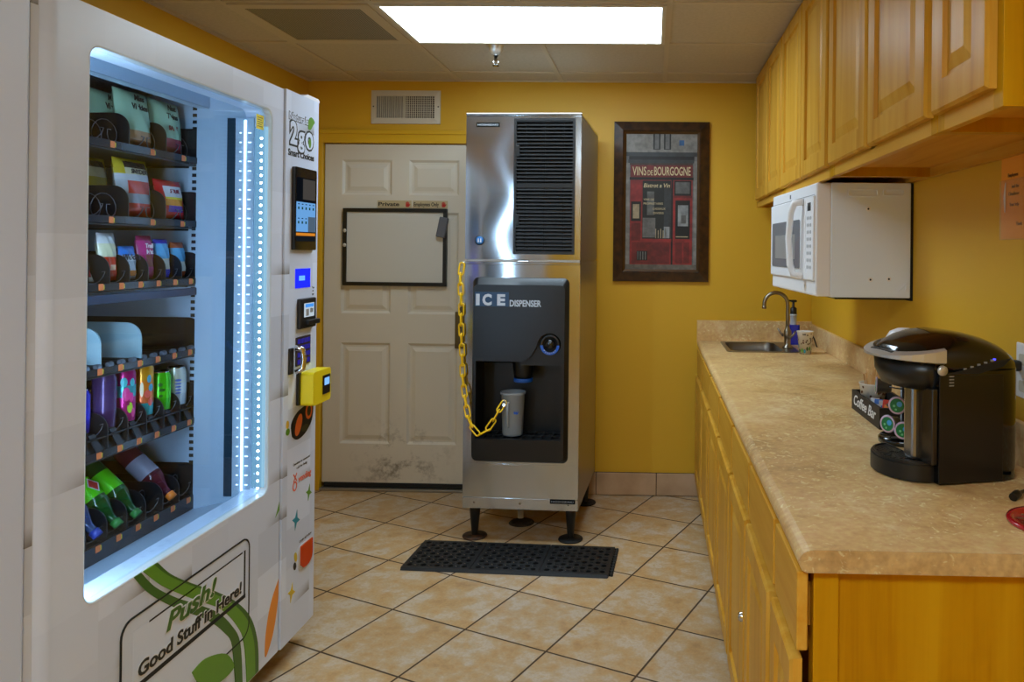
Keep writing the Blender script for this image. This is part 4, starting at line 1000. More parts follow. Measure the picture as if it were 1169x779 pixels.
# measuring cup chained to the dispenser
CP = Vector(iw((-.052, .055, .518)))
cup = thing('plastic_pitcher', 'clear plastic ice cup with a blue mark under the dispenser spout', 'cup', tuple(CP))
MW[cup] = Matrix.Translation(CP)
CLR = glassy('clear_plastic', (214,222,228), .12, 1.4, diff=(224,230,236), dmix=.36)
b = nb(); lathe(b, [(0,.003),(.048,.003),(.0505,.012),(.058,.205),(.063,.207),(.063,.218),(.0615,.219),(.056,.212),(.049,.014),(0,.008)], (0,0,0), (0,0,1), 32); obj('cup_body', b, CLR, cup, local=True)
b = nb(); tube(b, [(.035,-.046,.175),(.03,-.066,.17),(.03,-.07,.12),(.032,-.062,.06),(.03,-.048,.05)], .006, 8); 
for v in b.verts: v.co.x -= .045
obj('handle', b, CLR, cup, local=True)
b = nb(); ring = []
for a, z, ha, hz in ((-1.02,.125,.16,.013),(-1.22,.122,.10,.008)):
    rr = .0548; c = b.verts.new((rr*math.cos(a), rr*math.sin(a), z)); R_ = [b.verts.new((rr*math.cos(a+ha*math.cos(k*PI/6)), rr*math.sin(a+ha*math.cos(k*PI/6)), z+hz*math.sin(k*PI/6))) for k in range(12)]
    for k in range(12): b.faces.new((R_[k], R_[(k+1) % 12], c))
obj('blue_mark', b, BLUE, cup, local=True, label='blue printed mark')

# yellow plastic chain: hook on the cabinet edge, loop down, end at the cup handle
wp = [(-.300,-.006,1.372),(-.306,-.012,1.30),(-.300,-.014,1.18),(-.298,-.016,1.06),(-.292,-.018,.94),(-.285,-.024,.82),(-.268,-.040,.72),(-.242,-.062,.625),(-.205,-.078,.566),(-.165,-.084,.560),(-.128,-.076,.600),(-.098,-.050,.660),(-.075,-.030,.700)]
path = [Vector(iw(p)) for p in smooth_poly(wp, 12)]
cl = [0.0]
for i in range(1, len(path)): cl.append(cl[-1] + (path[i]-path[i-1]).length)
def at(s):
    s = max(0, min(s, cl[-1]-1e-4)); i = max(j for j in range(len(cl)) if cl[j] <= s); i = min(i, len(path)-2)
    return path[i].lerp(path[i+1], (s-cl[i])/(cl[i+1]-cl[i]))
ch = thing('plastic_chain', 'yellow plastic chain draped from the ice dispenser edge to the clear cup', 'chain', tuple(path[0]))
def link_mesh():
    b = nb(); L_, R_ = .0205, .0115; pts = []
    for k in range(9): a = -PI/2 + PI*k/8; pts.append((L_+R_*math.cos(a), R_*math.sin(a), 0))
    for k in range(9): a = PI/2 + PI*k/8; pts.append((-L_+R_*math.cos(a), R_*math.sin(a), 0))
    tube(b, pts, .0040, 7, closed=True); return b
pitch = .0505; cnt = int(cl[-1]/pitch); lk = None
for k in range(cnt+1):
    s = (k+.5)*pitch*cl[-1]/((cnt+1)*pitch); p = at(s); d = (at(s+.012)-at(s-.012)).normalized()
    side = Vector((0,-1,0)); side = (side - d*side.dot(d)).normalized()
    if k % 2: side = d.cross(side)
    w_ = d.cross(side)
    if lk is None: lk = obj('chain_link', link_mesh(), YELC, ch, local=True); o = lk
    else: o = lk.copy(); COL.objects.link(o); o.parent = ch
    M = Matrix(((d.x, w_.x, side.x, p.x),(d.y, w_.y, side.y, p.y),(d.z, w_.z, side.z, p.z),(0,0,0,1)))
    o.matrix_local = MW[ch].inverted() @ M; MW[o] = MW[ch]
b = nb(); p = path[-1]; cyl(b, p+Vector((0,.004,-.01)), p+Vector((0,-.012,-.012)), .009, .007, 14); tube(b, [p+Vector((0,0,.012)), p+Vector((.010,-.006,.0)), p+Vector((0,-.008,-.016)), p+Vector((-.010,-.006,0))], .002, 6, True)
obj('clip', b, CHROME, ch, label='small silver clip')
b = nb(); p = path[0]; tube(b, [p+Vector((.016,.006,.004)), p+Vector((.004,0,.010)), p+Vector((-.002,0,0)), p+Vector((.002,0,-.008))], .0025, 6); obj('hook', b, CHROME, ch)

# floor drain and the mat
fd = thing('floor_drain', 'round dark floor drain on the tiles beneath the ice dispenser', 'drain', iw((-.05,.28,0)))
b = nb(); c = iw((-.05,.28,0)); lathe(b, [(0,.001),(.045,.001),(.050,.008),(.062,.006),(.068,0.0)], c, (0,0,1), 28)
obj('drain_ring', b, plain('stained_iron', (44,34,24), .7, .3, vary=(40, (70,52,32))), fd)
MA = math.radians(-2.6); mc = (-.645, 3.535, 0)
mat_ = thing('rubber_mat', 'black perforated rubber floor mat in three sections on the tiles before the ice machine', 'mat', mc, MA)
mw_, md, mh = .940, .318, .013
def mat_section(x0, x1, teeth=False):
    b = nb(); nx, ny = 9, 9; m = .014
    ux, uy = (x1-x0-2*m)/nx, (md-2*m)/ny
    def vq(pts, mi=0): f = b.faces.new([b.verts.new(p) for p in pts]); f.material_index = mi
    y0, y1 = -md/2, md/2
    for (a0,a1,c0,c1) in ((x0,x1,y0,y0+m),(x0,x1,y1-m,y1),(x0,x0+m,y0+m,y1-m),(x1-m,x1,y0+m,y1-m)): vq([(a0,c0,mh),(a1,c0,mh),(a1,c1,mh),(a0,c1,mh)])
    for q in ([(x0,y0),(x1,y0)],[(x1,y0),(x1,y1)],[(x1,y1),(x0,y1)],[(x0,y1),(x0,y0)]): vq([(q[0][0],q[0][1],0),(q[1][0],q[1][1],0),(q[1][0],q[1][1],mh),(q[0][0],q[0][1],mh)])
    for i in range(nx):
        for j in range(ny):
            cx, cy = x0+m+(i+.5)*ux, y0+m+(j+.5)*uy
            sq = [(cx+ux/2*a, cy+uy/2*c) for a, c in ((1,0),(1,1),(0,1),(-1,1),(-1,0),(-1,-1),(0,-1),(1,-1))]
            rx, ry = (ux*.44, uy*.40) if (i+j) % 2 == 0 else (ux*.34, uy*.26)
            oc = [(cx+rx*math.cos(k*PI/4), cy+ry*math.sin(k*PI/4)) for k in range(8)]
            big = (i+j) % 2 == 0
            zt, zi = mh, (mh if big else mh+.0015); zb_ = 0.001 if big else mh+.0035
            for k in range(8):
                k2 = (k+1) % 8
                vq([(*sq[k],zt),(*sq[k2],zt),(*oc[k2],zi),(*oc[k],zi)])
                if big: vq([(*oc[k],zi),(*oc[k2],zi),(*oc[k2],zb_),(*oc[k],zb_)])
            vq([(*p, zb_) for p in oc], 1 if big else 0)
    if teeth:
        for k in range(11):
            y = y0+.02+k*(md-.04)/10; box(b, x1-.001, x1+.007, y-.004, y+.004, 0, mh); lathe(b, [(.0075,0),(.0075,mh),(0,mh)], (x1+.012, y, 0), (0,0,1), 10)
    bmesh.ops.remove_doubles(b, verts=b.verts, dist=1e-5)
    return b
for k in range(3):
    a = -mw_/2 + k*mw_/3
    obj('mat_section', mat_section(a+(.002 if k else 0), a+mw_/3-.002, k == 2), [RUBBER, BLACKM], mat_, local=True)
obj('bevelled_edge', prism(nb(), [(-md/2-.010,.001),(-md/2,mh),(-md/2,.001)], 'YZ', -mw_/2, mw_/2-.004), RUBBER, mat_, local=True)
# ------------------------------------------------------------------ on the door and back wall
wb = thing('whiteboard', 'black-framed whiteboard hanging on the cream door', 'whiteboard', (-1.536, 4.494, 1.222))
x0, x1, z0, z1 = -1.847, -1.226, 1.222, 1.682
R4 = lambda i: [(x0+i, z0+i), (x1-i, z0+i), (x1-i, z1-i), (x0+i, z1-i)]
obj('board', box(nb(), x0+.005, x1-.005, 4.482, 4.4955, z0+.005, z1-.005), plain('board_white', (206,204,196), .3), wb)
obj('frame', ring_prism(nb(), R4(0), R4(.022), 'XZ', 4.474, 4.4955), BLACK, wb)
for z in (1.548, 1.462): obj('magnet', lathe(nb(), [(0,.004),(.009,.004),(.011,0)], (x0+.012, 4.474, z), (0,-1,0), 18), plain('magnet_white', (196,192,180), .4) if z > 1.5 else bpy.data.materials['magnet_white'], wb)
e = thing('whiteboard_eraser', 'small grey eraser stuck slantwise on the top right of the whiteboard frame', 'eraser', (-1.248, 4.474, 1.51))
b = nb(); box(b, -.026, .026, -.024, 0, -.060, .060, 0, .004); box(b, -.024, .024, -.0, .0, -.058, .058, 0)
bmesh.ops.rotate(b, verts=b.verts, cent=(0,0,0), matrix=Matrix.Rotation(math.radians(11), 3, 'Y'))
for v in b.verts: v.co += Vector((-1.248, 4.4735, 1.572))
obj('eraser_body', b, plain('eraser_grey', (92,94,102), .6), e)
def sign(x0, x1, words, label, tw):
    z0, z1 = 1.686, 1.731
    t = thing('door_sign', label, 'sign', ((x0+x1)/2, 4.496, z0))
    b = nb(); box(b, x0, x1, 4.490, 4.4955, z0, z1, 0, .001); obj('sign_plate', b, plain('sign_beige', (190,172,134), .4), t)
    text('lettering', words, (x0+.006, 4.4893, z0+.012), (1,0,0), (0,0,1), .022, INKB, t, width=tw, off=.0007)
    hx = x1-.024; b = nb()
    prism(b, rrect(hx-.011, hx+.010, z0+.006, z0+.024, .006, 3), 'XZ', 4.489, 4.4902)
    for k in range(4): box(b, hx-.0105+k*.0054, hx-.0062+k*.0054, 4.489, 4.4902, z0+.018, z0+.034+(.004 if k in (1,2) else 0), 0, .0005)
    prism(b, band([(hx+.008,z0+.012),(hx+.016,z0+.024)], .005), 'XZ', 4.489, 4.4902)
    obj('hand_symbol', b, RED, t, label='red hand symbol')
sign(-1.646, -1.442, 'Private', 'beige door sign reading Private with a red hand', .125)
sign(-1.434, -1.226, 'Employees Only', 'beige door sign reading Employees Only with a red hand', .150)

pic = thing('framed_picture', 'dark-framed picture of a red French wine shop front on the yellow wall', 'picture', (.043, 4.498, 1.266))
x0, x1, z0, z1 = -.238, .324, 1.266, 2.208
R4 = lambda i: [(x0+i, z0+i), (x1-i, z0+i), (x1-i, z1-i), (x0+i, z1-i)]
WF = plain('walnut_bronze_frame', (44,28,16), .35, vary=(26, (74,46,22)))
b = nb(); ring_prism(b, R4(0), R4(.052), 'XZ', 4.478, 4.499, 0, 4.462, 4.499); ring_prism(b, R4(.052), R4(.062), 'XZ', 4.462, 4.499, 0, 4.472, 4.499); obj('frame', b, WF, pic)
obj('frame_lip', ring_prism(nb(), R4(.060), R4(.072), 'XZ', 4.470, 4.499, 0, 4.478, 4.499), plain('bronze_lip', (84,58,28), .4, .3), pic)
cols = dict(stone=(112,112,112), stone2=(140,138,134), dark=(20,22,24), cornice=(54,58,62), red=(150,44,44), red2=(116,36,36), window=(28,34,34), glass=(104,106,106), cream=(176,160,130), paper=(150,156,158), blue=(50,96,150), ground=(110,104,96), brown=(70,50,44))
keys = list(cols); ml = [plain('print_'+k, v, .5, vary=(30, tuple(int(c*.78) for c in v))) for k, v in cols.items()]
b = nb(); lev = [0]
def pr(k, a, c, e_, f_, l):
    """patch of the print in fractions of its width and height from the top left"""
    px0, px1, pz0, pz1 = -.166, .252, 1.338, 2.136
    box(b, px0+(px1-px0)*a, px0+(px1-px0)*c, 4.4825-.0003*l, 4.486, pz1-(pz1-pz0)*f_, pz1-(pz1-pz0)*e_, keys.index(k))
pr('stone',0,1,0,1,0); pr('stone2',0,1,0,.135,1); pr('dark',.38,.48,0,.115,2); pr('dark',.53,.63,0,.115,2); pr('stone',.40,.46,0,.11,3); pr('stone',.55,.61,0,.11,3); pr('blue',.745,.815,.045,.085,2)
pr('cornice',.0,1,.135,.165,2); pr('dark',.04,.96,.165,.20,3); pr('cornice',.03,.96,.19,.215,4); pr('brown',.05,.94,.215,.23,4); pr('red2',.06,.94,.23,.32,5); pr('dark',.05,.95,.32,.34,4); pr('red',.06,.94,.34,1-.025,3)
pr('window',.235,.635,.345,.78,4); pr('red',.225,.65,.775,.80,5); pr('glass',.30,.40,.425,.60,5); pr('stone',.24,.42,.62,.765,5); pr('cornice',.54,.64,.40,.77,5); pr('paper',.54,.62,.685,.77,6); pr('dark',.64,.665,.34,.97,5)
pr('dark',.68,.92,.345,.455,5); pr('glass',.70,.90,.355,.44,6); pr('red2',.67,.93,.455,.47,5); pr('dark',.70,.905,.49,.775,5); pr('paper',.735,.88,.525,.68,6); pr('glass',.78,.85,.60,.66,7); pr('cream',.71,.88,.755,.762,7)
pr('red2',.70,.80,.80,.955,5); pr('red2',.82,.90,.80,.955,5); pr('dark',.075,.215,.50,.645,5); pr('cream',.10,.19,.52,.625,6); pr('red2',.08,.21,.66,.79,5); pr('red2',.09,.62,.80,.96,4); pr('dark',.16,.31,.865,.935,5)
for k in range(4): pr('glass', .17+k*.035, .185+k*.035, .87, .93, 6)
for k in range(5): pr('cream', .42+k*.035, .432+k*.035, .70+.012*(k % 2), .77, 6)
pr('stone2',0,.05,.215,1,4); pr('stone2',.955,1,.2,1,4); pr('ground',0,1,.965,1,6)
prt = obj('print', b, ml, pic, label='printed photo of a wine shop front')
PC = plain('sign_cream', (206,190,150), .5)
def ptx(s, a, f_, h, w_, **k): text('lettering', s, (-.166+.418*a, 4.4800, 2.136-.798*f_), (1,0,0), (0,0,1), h, k.pop('m', PC), prt, width=w_, **k)
ptx('VINS', .09, .305, .050, .082, off=.0008); ptx('DE', .305, .305, .030, .030, off=.0005); ptx('BOURGOGNE', .395, .305, .050, .215, off=.0008)
ptx('Bistrot a Vin', .25, .395, .024, .155, shear=.2, off=.0004)
ptx('VINS DE', .25, .492, .012, .062); ptx('PROPRIETAIRES', .25, .522, .012, .115); ptx('CADEAUX', .38, .560, .012, .075); ptx('DIVERS', .39, .592, .012, .060)

# ------------------------------------------------------------------ wall cabinets
WX = .595      # face of the carcases
CZ0, CZ1 = 1.703, 2.446
def wall_cabinet(y0, y1, doors, label, near=False):
    t = thing('wall_cabinet', label, 'cabinet', ((WX+XR)/2, (y0+y1)/2, CZ0), 0, 'maple wall cabinets under the ceiling')
    b = nb(); g = .0006
    box(b, WX+.018, XR-.001, y0+g, y0+.018, CZ0, CZ1); box(b, WX+.018, XR-.001, y1-.018, y1-g, CZ0, CZ1)
    box(b, WX+.018, XR-.001, y0+g, y1-g, CZ1-.02, CZ1)
    box(b, WX, WX+.019, y0+g, y0+.036, CZ0, CZ1, 0, .001); box(b, WX, WX+.019, y1-.036, y1-g, CZ0, CZ1, 0, .001)
    for k in range(1, len(doors)): ym = (doors[k-1][1]+doors[k][0])/2; box(b, WX, WX+.019, ym-.022, ym+.022, CZ0+.03, CZ1-.03)
    obj('carcase', b, WOODX, t)
    obj('face_rail', box(nb(), WX, WX+.019, y0+.036, y1-.036, CZ0, CZ0+.042, 0, .001), WOODY, t); obj('face_rail', box(nb(), WX, WX+.019, y0+.036, y1-.036, CZ1-.04, CZ1), WOODY, t)
    obj('hanging_rail', box(nb(), XR-.022, XR-.001, y0+.018, y1-.018, CZ0, CZ0+.03), WOODY, t)
    obj('underside', box(nb(), WX+.019, XR-.002, y0+.018, y1-.018, CZ0+.030, CZ0+.042), WOODIN, t)
    for a, c in doors:
        b = nb(); panel_door(b, lambda u, v, d: (WX-.001-d, u, v), a, c, 1.738, 2.438, .020, [(a+.062, c-.062, 1.80, 2.378)], .009, .006, (.004,.012,.040), .002)
        obj('door', b, WOODZ, t)
wall_cabinet(1.312, 1.612, [(1.334,1.598)], 'narrow single-door maple wall cabinet nearest the viewer')
wall_cabinet(1.613, 2.555, [(1.632,2.070),(2.096,2.535)], 'two-door maple wall cabinet between the narrow one and the microwave cabinet')
wall_cabinet(2.556, 3.480, [(2.572,2.995),(3.012,3.465)], 'two-door maple wall cabinet directly above the microwave')
wall_cabinet(3.481, 4.420, [(3.492,3.900),(3.915,4.335)], 'two-door maple wall cabinet in the far corner by the back wall')

# ------------------------------------------------------------------ microwave
mwv = thing('microwave', 'white over-the-range microwave hanging under the wall cabinets', 'microwave', (.74, 3.13, 1.285))
MY0, MY1, MZ0, MZ1 = 2.755, 3.515, 1.287, 1.7015
def sk(b):      # the door front bows out towards its far end
    for v in b.verts: v.co.x -= .036*(v.co.y-MY0)/(MY1-MY0)
    return b
b = nb(); box(b, .640, .925, MY0, MY1, MZ0, MZ1, 0, .003)
for (a0,a1,c0,c1) in ((.700,.807,1.652,1.680),(.825,.900,1.655,1.681)):
    ring_prism(b, rrect(a0,a1,c0,c1,.006,3), rrect(a0+.004,a1-.004,c0+.004,c1-.004,.004,3), 'XZ', MY0-.0035, MY0+.001)
ring_prism(b, [(.880,1.310),(.912,1.310),(.912,1.345)], [(.888,1.314),(.908,1.314),(.908,1.336)], 'XZ', MY0-.0035, MY0+.001)
obj('case', b, WHITEM, mwv)
for x, z in ((.772,1.607),(.782,1.352),(.848,1.355)):
    b = nb(); lathe(b, [(.009,0),(.008,.0015),(.005,.001),(0,.001)], (x, MY0-.0005, z), (0,-1,0), 14, 0); lathe(b, [(0,.002),(.0035,.0016),(.004,.0008)], (x, MY0-.0005, z), (0,-1,0), 10, 1); obj('screw', b, [WHITE, DGREY], mwv)
obj('back_gap', box(nb(), .925, .9345, MY0+.002, MY1, MZ0-.01, MZ1), BLACKM, mwv)
obj('base_plate', box(nb(), .66, .93, MY0+.02, MY1-.02, MZ0-.008, MZ0+.001, 0, .002), DGREY, mwv)
b = nb(); box(b, .585, .642, MY0+.001, MY1, MZ0+.002, MZ1, 0, .008, 3); obj('front_shell', sk(b), WHITE, mwv)
# top vent band line, door and control panel
b = nb(); box(b, .576, .590, MY0+.125, MY1-.004, 1.345, 1.655, 0, .005); md_ = obj('door', sk(b), WHITE, mwv)
b = nb(); prism(b, rrect(MY0+.20, MY1-.05, 1.385, 1.575, .012, 4), 'YZ', .573, .578, 0); obj('door_window', sk(b), plain('window_grey', (126,128,132), .15), md_)
b = nb(); prism(b, rrect(MY0+.27, MY1-.12, 1.42, 1.52, .008, 4), 'YZ', .5722, .574, 0); obj('door_mesh', sk(b), plain('mesh_grey', (150,150,148), .3), md_)
b = nb(); tube(b, [(.578,MY0+.150,1.640),(.545,MY0+.165,1.636),(.535,MY0+.182,1.60),(.530,MY0+.192,1.50),(.535,MY0+.186,1.40),(.545,MY0+.168,1.362),(.578,MY0+.150,1.356)], [.014,.014,.013,.012,.013,.014,.014], 10); obj('handle', sk(b), WHITE, md_)
b = nb(); box(b, .577, .590, MY0+.010, MY0+.120, 1.345, 1.655, 0, .004); cpn = obj('control_panel', sk(b), WHITE, mwv)
b = nb(); box(b, .5755, .578, MY0+.045, MY0+.088, 1.602, 1.632, 0); obj('clock_display', sk(b), DGREY, cpn)
for r_ in range(8):
    b = nb()
    for c_ in range(3): prism(b, ellipse(MY0+.042+c_*.024, 1.575-r_*.026, .008, .007, 10), 'YZ', .5762, .578)
    obj('button_row', sk(b), plain('button_grey', (168,168,170), .4) if r_ == 0 else bpy.data.materials['button_grey'], cpn)
b = nb(); box(b, .5838, .588, MY0+.40, MY0+.415, 1.668, 1.684, 0); obj('round_mark', sk(b), DGREY, mwv)
b = nb(); box(b, .5840, .588, MY0+.02, MY1-.02, 1.6575, 1.6600, 0); obj('vent_line', sk(b), INKG, mwv)

# ------------------------------------------------------------------ base cabinets
BX = .293
def base_cabinet(y0, y1, bays, label, drawers=True, end=False, ajar=None):
    t = thing('base_cabinet', label, 'cabinet', ((BX+XR)/2, (y0+y1)/2, 0), 0, 'maple base cabinets under the counter')
    b = nb(); g = .0006
    box(b, BX+.018, XR-.001, y0+g, y0+.018, 0 if end else .10, .880); box(b, BX+.018, XR-.001, y1-.018, y1-g, .10, .880); box(b, BX+.06, XR-.001, y0+g, y1-g, .0, .104); box(b, XR-.02, XR-.001, y0+g, y1-g, .1, .88)
    box(b, BX, BX+.019, y0+g, y0+.032, .10, .880, 0, .001); box(b, BX, BX+.019, y1-.032, y1-g, .10, .880, 0, .001)
    for k in range(1, len(bays)): ym = (bays[k-1][1]+bays[k][0])/2; box(b, BX, BX+.019, ym-.02, ym+.02, .13, .85)
    if end:
        box(b, BX, BX+.045, y0-.006, y0+.004, .0, .880, 0, .001)
    obj('carcase', b, WOODX, t)
    for z0_, z1_ in ((.10,.135),(.72,.76),(.855,.880)): obj('face_rail', box(nb(), BX, BX+.019, y0+.03, y1-.03, z0_, z1_), WOODY, t)
    for k, (a, c) in enumerate(bays):
        if drawers:
            b = nb(); box(b, .262, .282, a, c, .738, .8795, 0, .003); box(b, .282, .2925, a+.03, c-.03, .77, .85, 0)
            obj('drawer', b, WOODY, t)
        an = (ajar or {}).get(k, 0.0); b = nb()
        panel_door(b, lambda u, v, d: (.2745-d, u, v), a, c, .122, .724, .022, [(a+.06, c-.06, .18, .664)], .009, .006, (.004,.012,.038), .002)
        if an:      # swing open about its far edge
            bmesh.ops.rotate(b, verts=b.verts, cent=(.278, c, 0), matrix=Matrix.Rotation(an, 3, 'Z'))
        d_ = obj('door', b, WOODZ, t)
    return t
cA = base_cabinet(1.374, 1.615, [(1.362,1.604)], 'narrow maple base cabinet at the near end of the counter', end=True, ajar={0: -.008})
cB = base_cabinet(1.616, 2.485, [(1.630,2.035),(2.060,2.475)], 'two-door maple base cabinet second from the near end', ajar={0: -.008})
cC = base_cabinet(2.486, 3.480, [(2.500,2.960),(2.985,3.465)], 'two-door maple base cabinet between the second one and the sink cabinet')
cD = base_cabinet(3.481, 4.490, [(3.495,3.960),(3.985,4.44)], 'two-door maple base cabinet under the sink by the back wall')
b = nb(); lathe(b, [(.013,0),(.013,.010),(.010,.016),(0,.017)], (.258, 2.082, .452), (-1,0,0), 20, 0); obj('knob', b, CHROME, cB, label='small round chrome knob')

# ------------------------------------------------------------------ worktop
CT = .922; CY0 = 1.352; SX0, SX1, SY0, SY1 = .408, .700, 4.000, 4.405
ct = thing('countertop', 'beige stone-look laminate worktop running along the right wall', 'countertop', (.6, 2.9, .88))
b = nb()
pr_ = [(SX0, CT), (.290, CT)] + [(.290-.026*math.sin(a), CT-.021+.021*math.cos(a)) for a in [k*PI/2/6 for k in range(1,7)]] + [(.264, .897), (.2685, .886), (.277, .8815), (SX0, .8815)]
prism(b, pr_, 'XZ', CY0+.0012, 4.497, 0, False)
box(b, SX0, .934, CY0+.0012, SY0, .8815, CT); box(b, SX1, .934, SY0, SY1, .8815, CT); box(b, SX0, .934, SY1, 4.497, .8815, CT)
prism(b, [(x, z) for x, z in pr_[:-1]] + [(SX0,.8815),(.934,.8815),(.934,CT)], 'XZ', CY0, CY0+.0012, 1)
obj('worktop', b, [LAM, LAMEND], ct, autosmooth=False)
b = nb(); box(b, .262, .934, 4.479, 4.497, .905, 1.040, 0, .002); obj('backsplash', b, LAM, ct)
b = nb(); box(b, .916, .934, CY0, 4.479, CT, 1.030, 0, .003); obj('backsplash', b, LAM, ct)

sk_ = thing('sink', 'small stainless steel bar sink set into the far end of the counter', 'sink', (.58, 4.2, .80))
b = nb(); o_ = rrect(.392, .778, 3.984, 4.430, .03, 5); i_ = rrect(SX0+.006, SX1-.006, SY0+.006, SY1-.006, .05, 5)
ring_prism(b, o_, i_, 'XY', CT-.001, CT+.003)
i3 = rrect(SX0+.016, SX1-.016, SY0+.016, SY1-.016, .045, 5); n = len(i_)
A = [b.verts.new((x, y, CT+.002)) for x, y in i_]; B_ = [b.verts.new((x, y, CT-.13)) for x, y in i3]
for k in range(n): f = b.faces.new((A[k], A[(k+1) % n], B_[(k+1) % n], B_[k])); f.smooth = True
b.faces.new(B_); obj('basin', b, STEELD, sk_)
obj('strainer', lathe(nb(), [(0,.003),(.03,.003),(.036,.001),(.04,0)], (.55, 4.20, CT-.129), (0,0,1), 20), NICKEL, sk_)

fx, fy = .735, 4.160
fa = thing('faucet', 'brushed nickel gooseneck faucet over the bar sink', 'faucet', (fx, fy, CT+.003))
b = nb(); lathe(b, [(0,0),(.030,0),(.030,.006),(.022,.012),(.018,.02),(.018,.055),(.022,.075),(.020,.095),(.0125,.105),(.0115,.12)], (fx, fy, CT+.003), (0,0,1), 26); obj('faucet_body', b, NICKEL, fa)
ra = .064; pts = [(fx, fy, 1.03), (fx, fy, 1.10), (fx, fy, 1.158)] + [(fx-ra+ra*math.cos(a), fy, 1.162+ra*math.sin(a)) for a in [k*PI/14 for k in range(1,15)]] + [(fx-2*ra, fy, 1.150)]
b = nb(); tube(b, pts, .0105, 14); lathe(b, [(.0105,.012),(.0125,.010),(.0125,-.004),(.008,-.004)], (fx-2*ra, fy, 1.142), (0,0,1), 16); obj('gooseneck', b, NICKEL, fa)
b = nb(); tube(b, [(fx, fy-.018, .985), (fx+.006, fy-.040, .985), (fx+.022, fy-.05, 1.002), (fx+.034, fy-.05, 1.022)], [.009,.008,.006,.005], 10); obj('lever', b, NICKEL, fa)
b = nb(); tube(b, [(fx-.018, fy+.01, .99), (fx-.034, fy+.02, 1.005), (fx-.05, fy+.022, 1.03)], [.008,.006,.004], 10); obj('lever', b, NICKEL, fa)

so = thing('soap_dispenser', 'pump bottle half full of blue soap behind the faucet', 'soap bottle', (.800, 4.345, CT))
def sh(b): return b
b = nb(); prism(b, rrect(.765, .835, 4.32, 4.37, .014, 4), 'XY', CT+.001, 1.036); obj('soap', b, plain('blue_soap', (16,40,190), .15, coat=.5), so, label='deep blue liquid soap')
b = nb(); lathe(b, [(.018,1.036),(.018,1.085),(.022,1.088),(.022,1.092),(.014,1.10)], (.800,4.345,0), (0,0,1), 20); obj('bottle_neck', b, plain('clear_neck', (200,206,214), .15), so)
b = nb(); lathe(b, [(.019,1.096),(.019,1.128),(.012,1.134),(.007,1.136),(.007,1.165)], (.800,4.345,0), (0,0,1), 18); box(b, .786, .818, 4.333, 4.357, 1.163, 1.176, 0, .004); tube(b, [(.795,4.345,1.170),(.775,4.338,1.172),(.762,4.334,1.164)], .0055, 8); obj('pump', b, BLACK, so)

CUPW = plain('cup_white', (222,216,204), .55)
def bean_cup(label, x, y, z, rt, rb, h, seed, extra=True):
    t = thing('paper_cup', label, 'cup', (x, y, z))
    b = nb(); lathe(b, [(0,.004),(rb-.001,.004),(rb,0),(rt,h-.003),(rt+.002,h-.001),(rt+.002,h+.002),(rt-.001,h+.001),(rt-.002,h-.003),(rb-.001,.006),(0,.006)], (0,0,0), (0,0,1), 32); obj('cup_wall', b, CUPW, t, local=True)
    rn = random.Random(seed); b = nb()
    def spot(a, zz, ha, hz, mi, rot=0):
        c = []
        for k in range(10):
            p, q = ha*math.cos(k*PI/5), hz*math.sin(k*PI/5); p, q = p*math.cos(rot)-q*math.sin(rot)*ha/hz, q*math.cos(rot)+p*math.sin(rot)*hz/ha
            z2 = min(max(zz+q, .006), h-.006); r = rb+(rt-rb)*z2/h+.0007; c.append(b.verts.new((r*math.cos(a+p), r*math.sin(a+p), z2)))
        f = b.faces.new(c); f.material_index = mi
    for k in range(46): spot(rn.uniform(0, 2*PI), rn.uniform(h*.45, h*.92), .10, .0045, rn.choice((0,0,0,1)), rn.uniform(0, 3))
    for k in range(14): spot(k*2*PI/14+rn.uniform(-.1,.1), h*.22+rn.uniform(-.01,.018), .17, .011, 2+k % 3, rn.uniform(0, 3))
    obj('bean_print', b, [plain('bean_brown', (92,54,28), .6), plain('bean_dark', (60,36,20), .6), plain('leaf_print', (84,150,40), .6), plain('water_print', (50,140,160), .6), plain('moss_print', (60,84,34), .6)], t, local=True)
    return t
bean_cup('white paper cup with coffee bean print standing by the sink', .788, 3.945, CT, .041, .029, .117, 3)
b = nb(); tube(b, [(.905,4.20,CT+.004),(.890,4.21,CT+.05),(.872,4.22,CT+.085),(.855,4.23,CT+.088),(.842,4.235,CT+.07),(.836,4.24,CT+.012)], .0035, 8); obj('cord_loop', b, BLACK, None, label='short black cord loop arching behind the paper cup by the sink', cat='cord')
# ------------------------------------------------------------------ coffee maker
KA = math.atan2(.25, .968); KP = (.652, 1.735, CT)
km = thing('coffee_maker', 'black single-serve coffee maker with a silver handle on the near counter', 'coffee maker', KP, KA)
def kl(name, b, m, par=km, **k): return obj(name, b, m, par, local=True, **k)
KW = .245
# rear body: rounded footprint
fp = [(0, 0), (.16, 0)] + [(.16+.085*math.sin(a), .085-.085*math.cos(a)) for a in [k*PI/2/8 for k in range(1,9)]] + [(.16+.085*math.cos(a), KW-.085+.085*math.sin(a)) for a in [k*PI/2/8 for k in range(9)]] + [(.10, KW), (.10, .105), (.0, .105)]
b = nb(); prism(b, fp, 'XY', .003, .258, 0, True); kl('body', b, BLACKG, autosmooth=True)
b = nb(); box(b, -.002, .165, -.0015, .002, .006, .250, 0, .001); kl('side_panel', b, plain('side_panel_black', (20,17,15), .3), km)
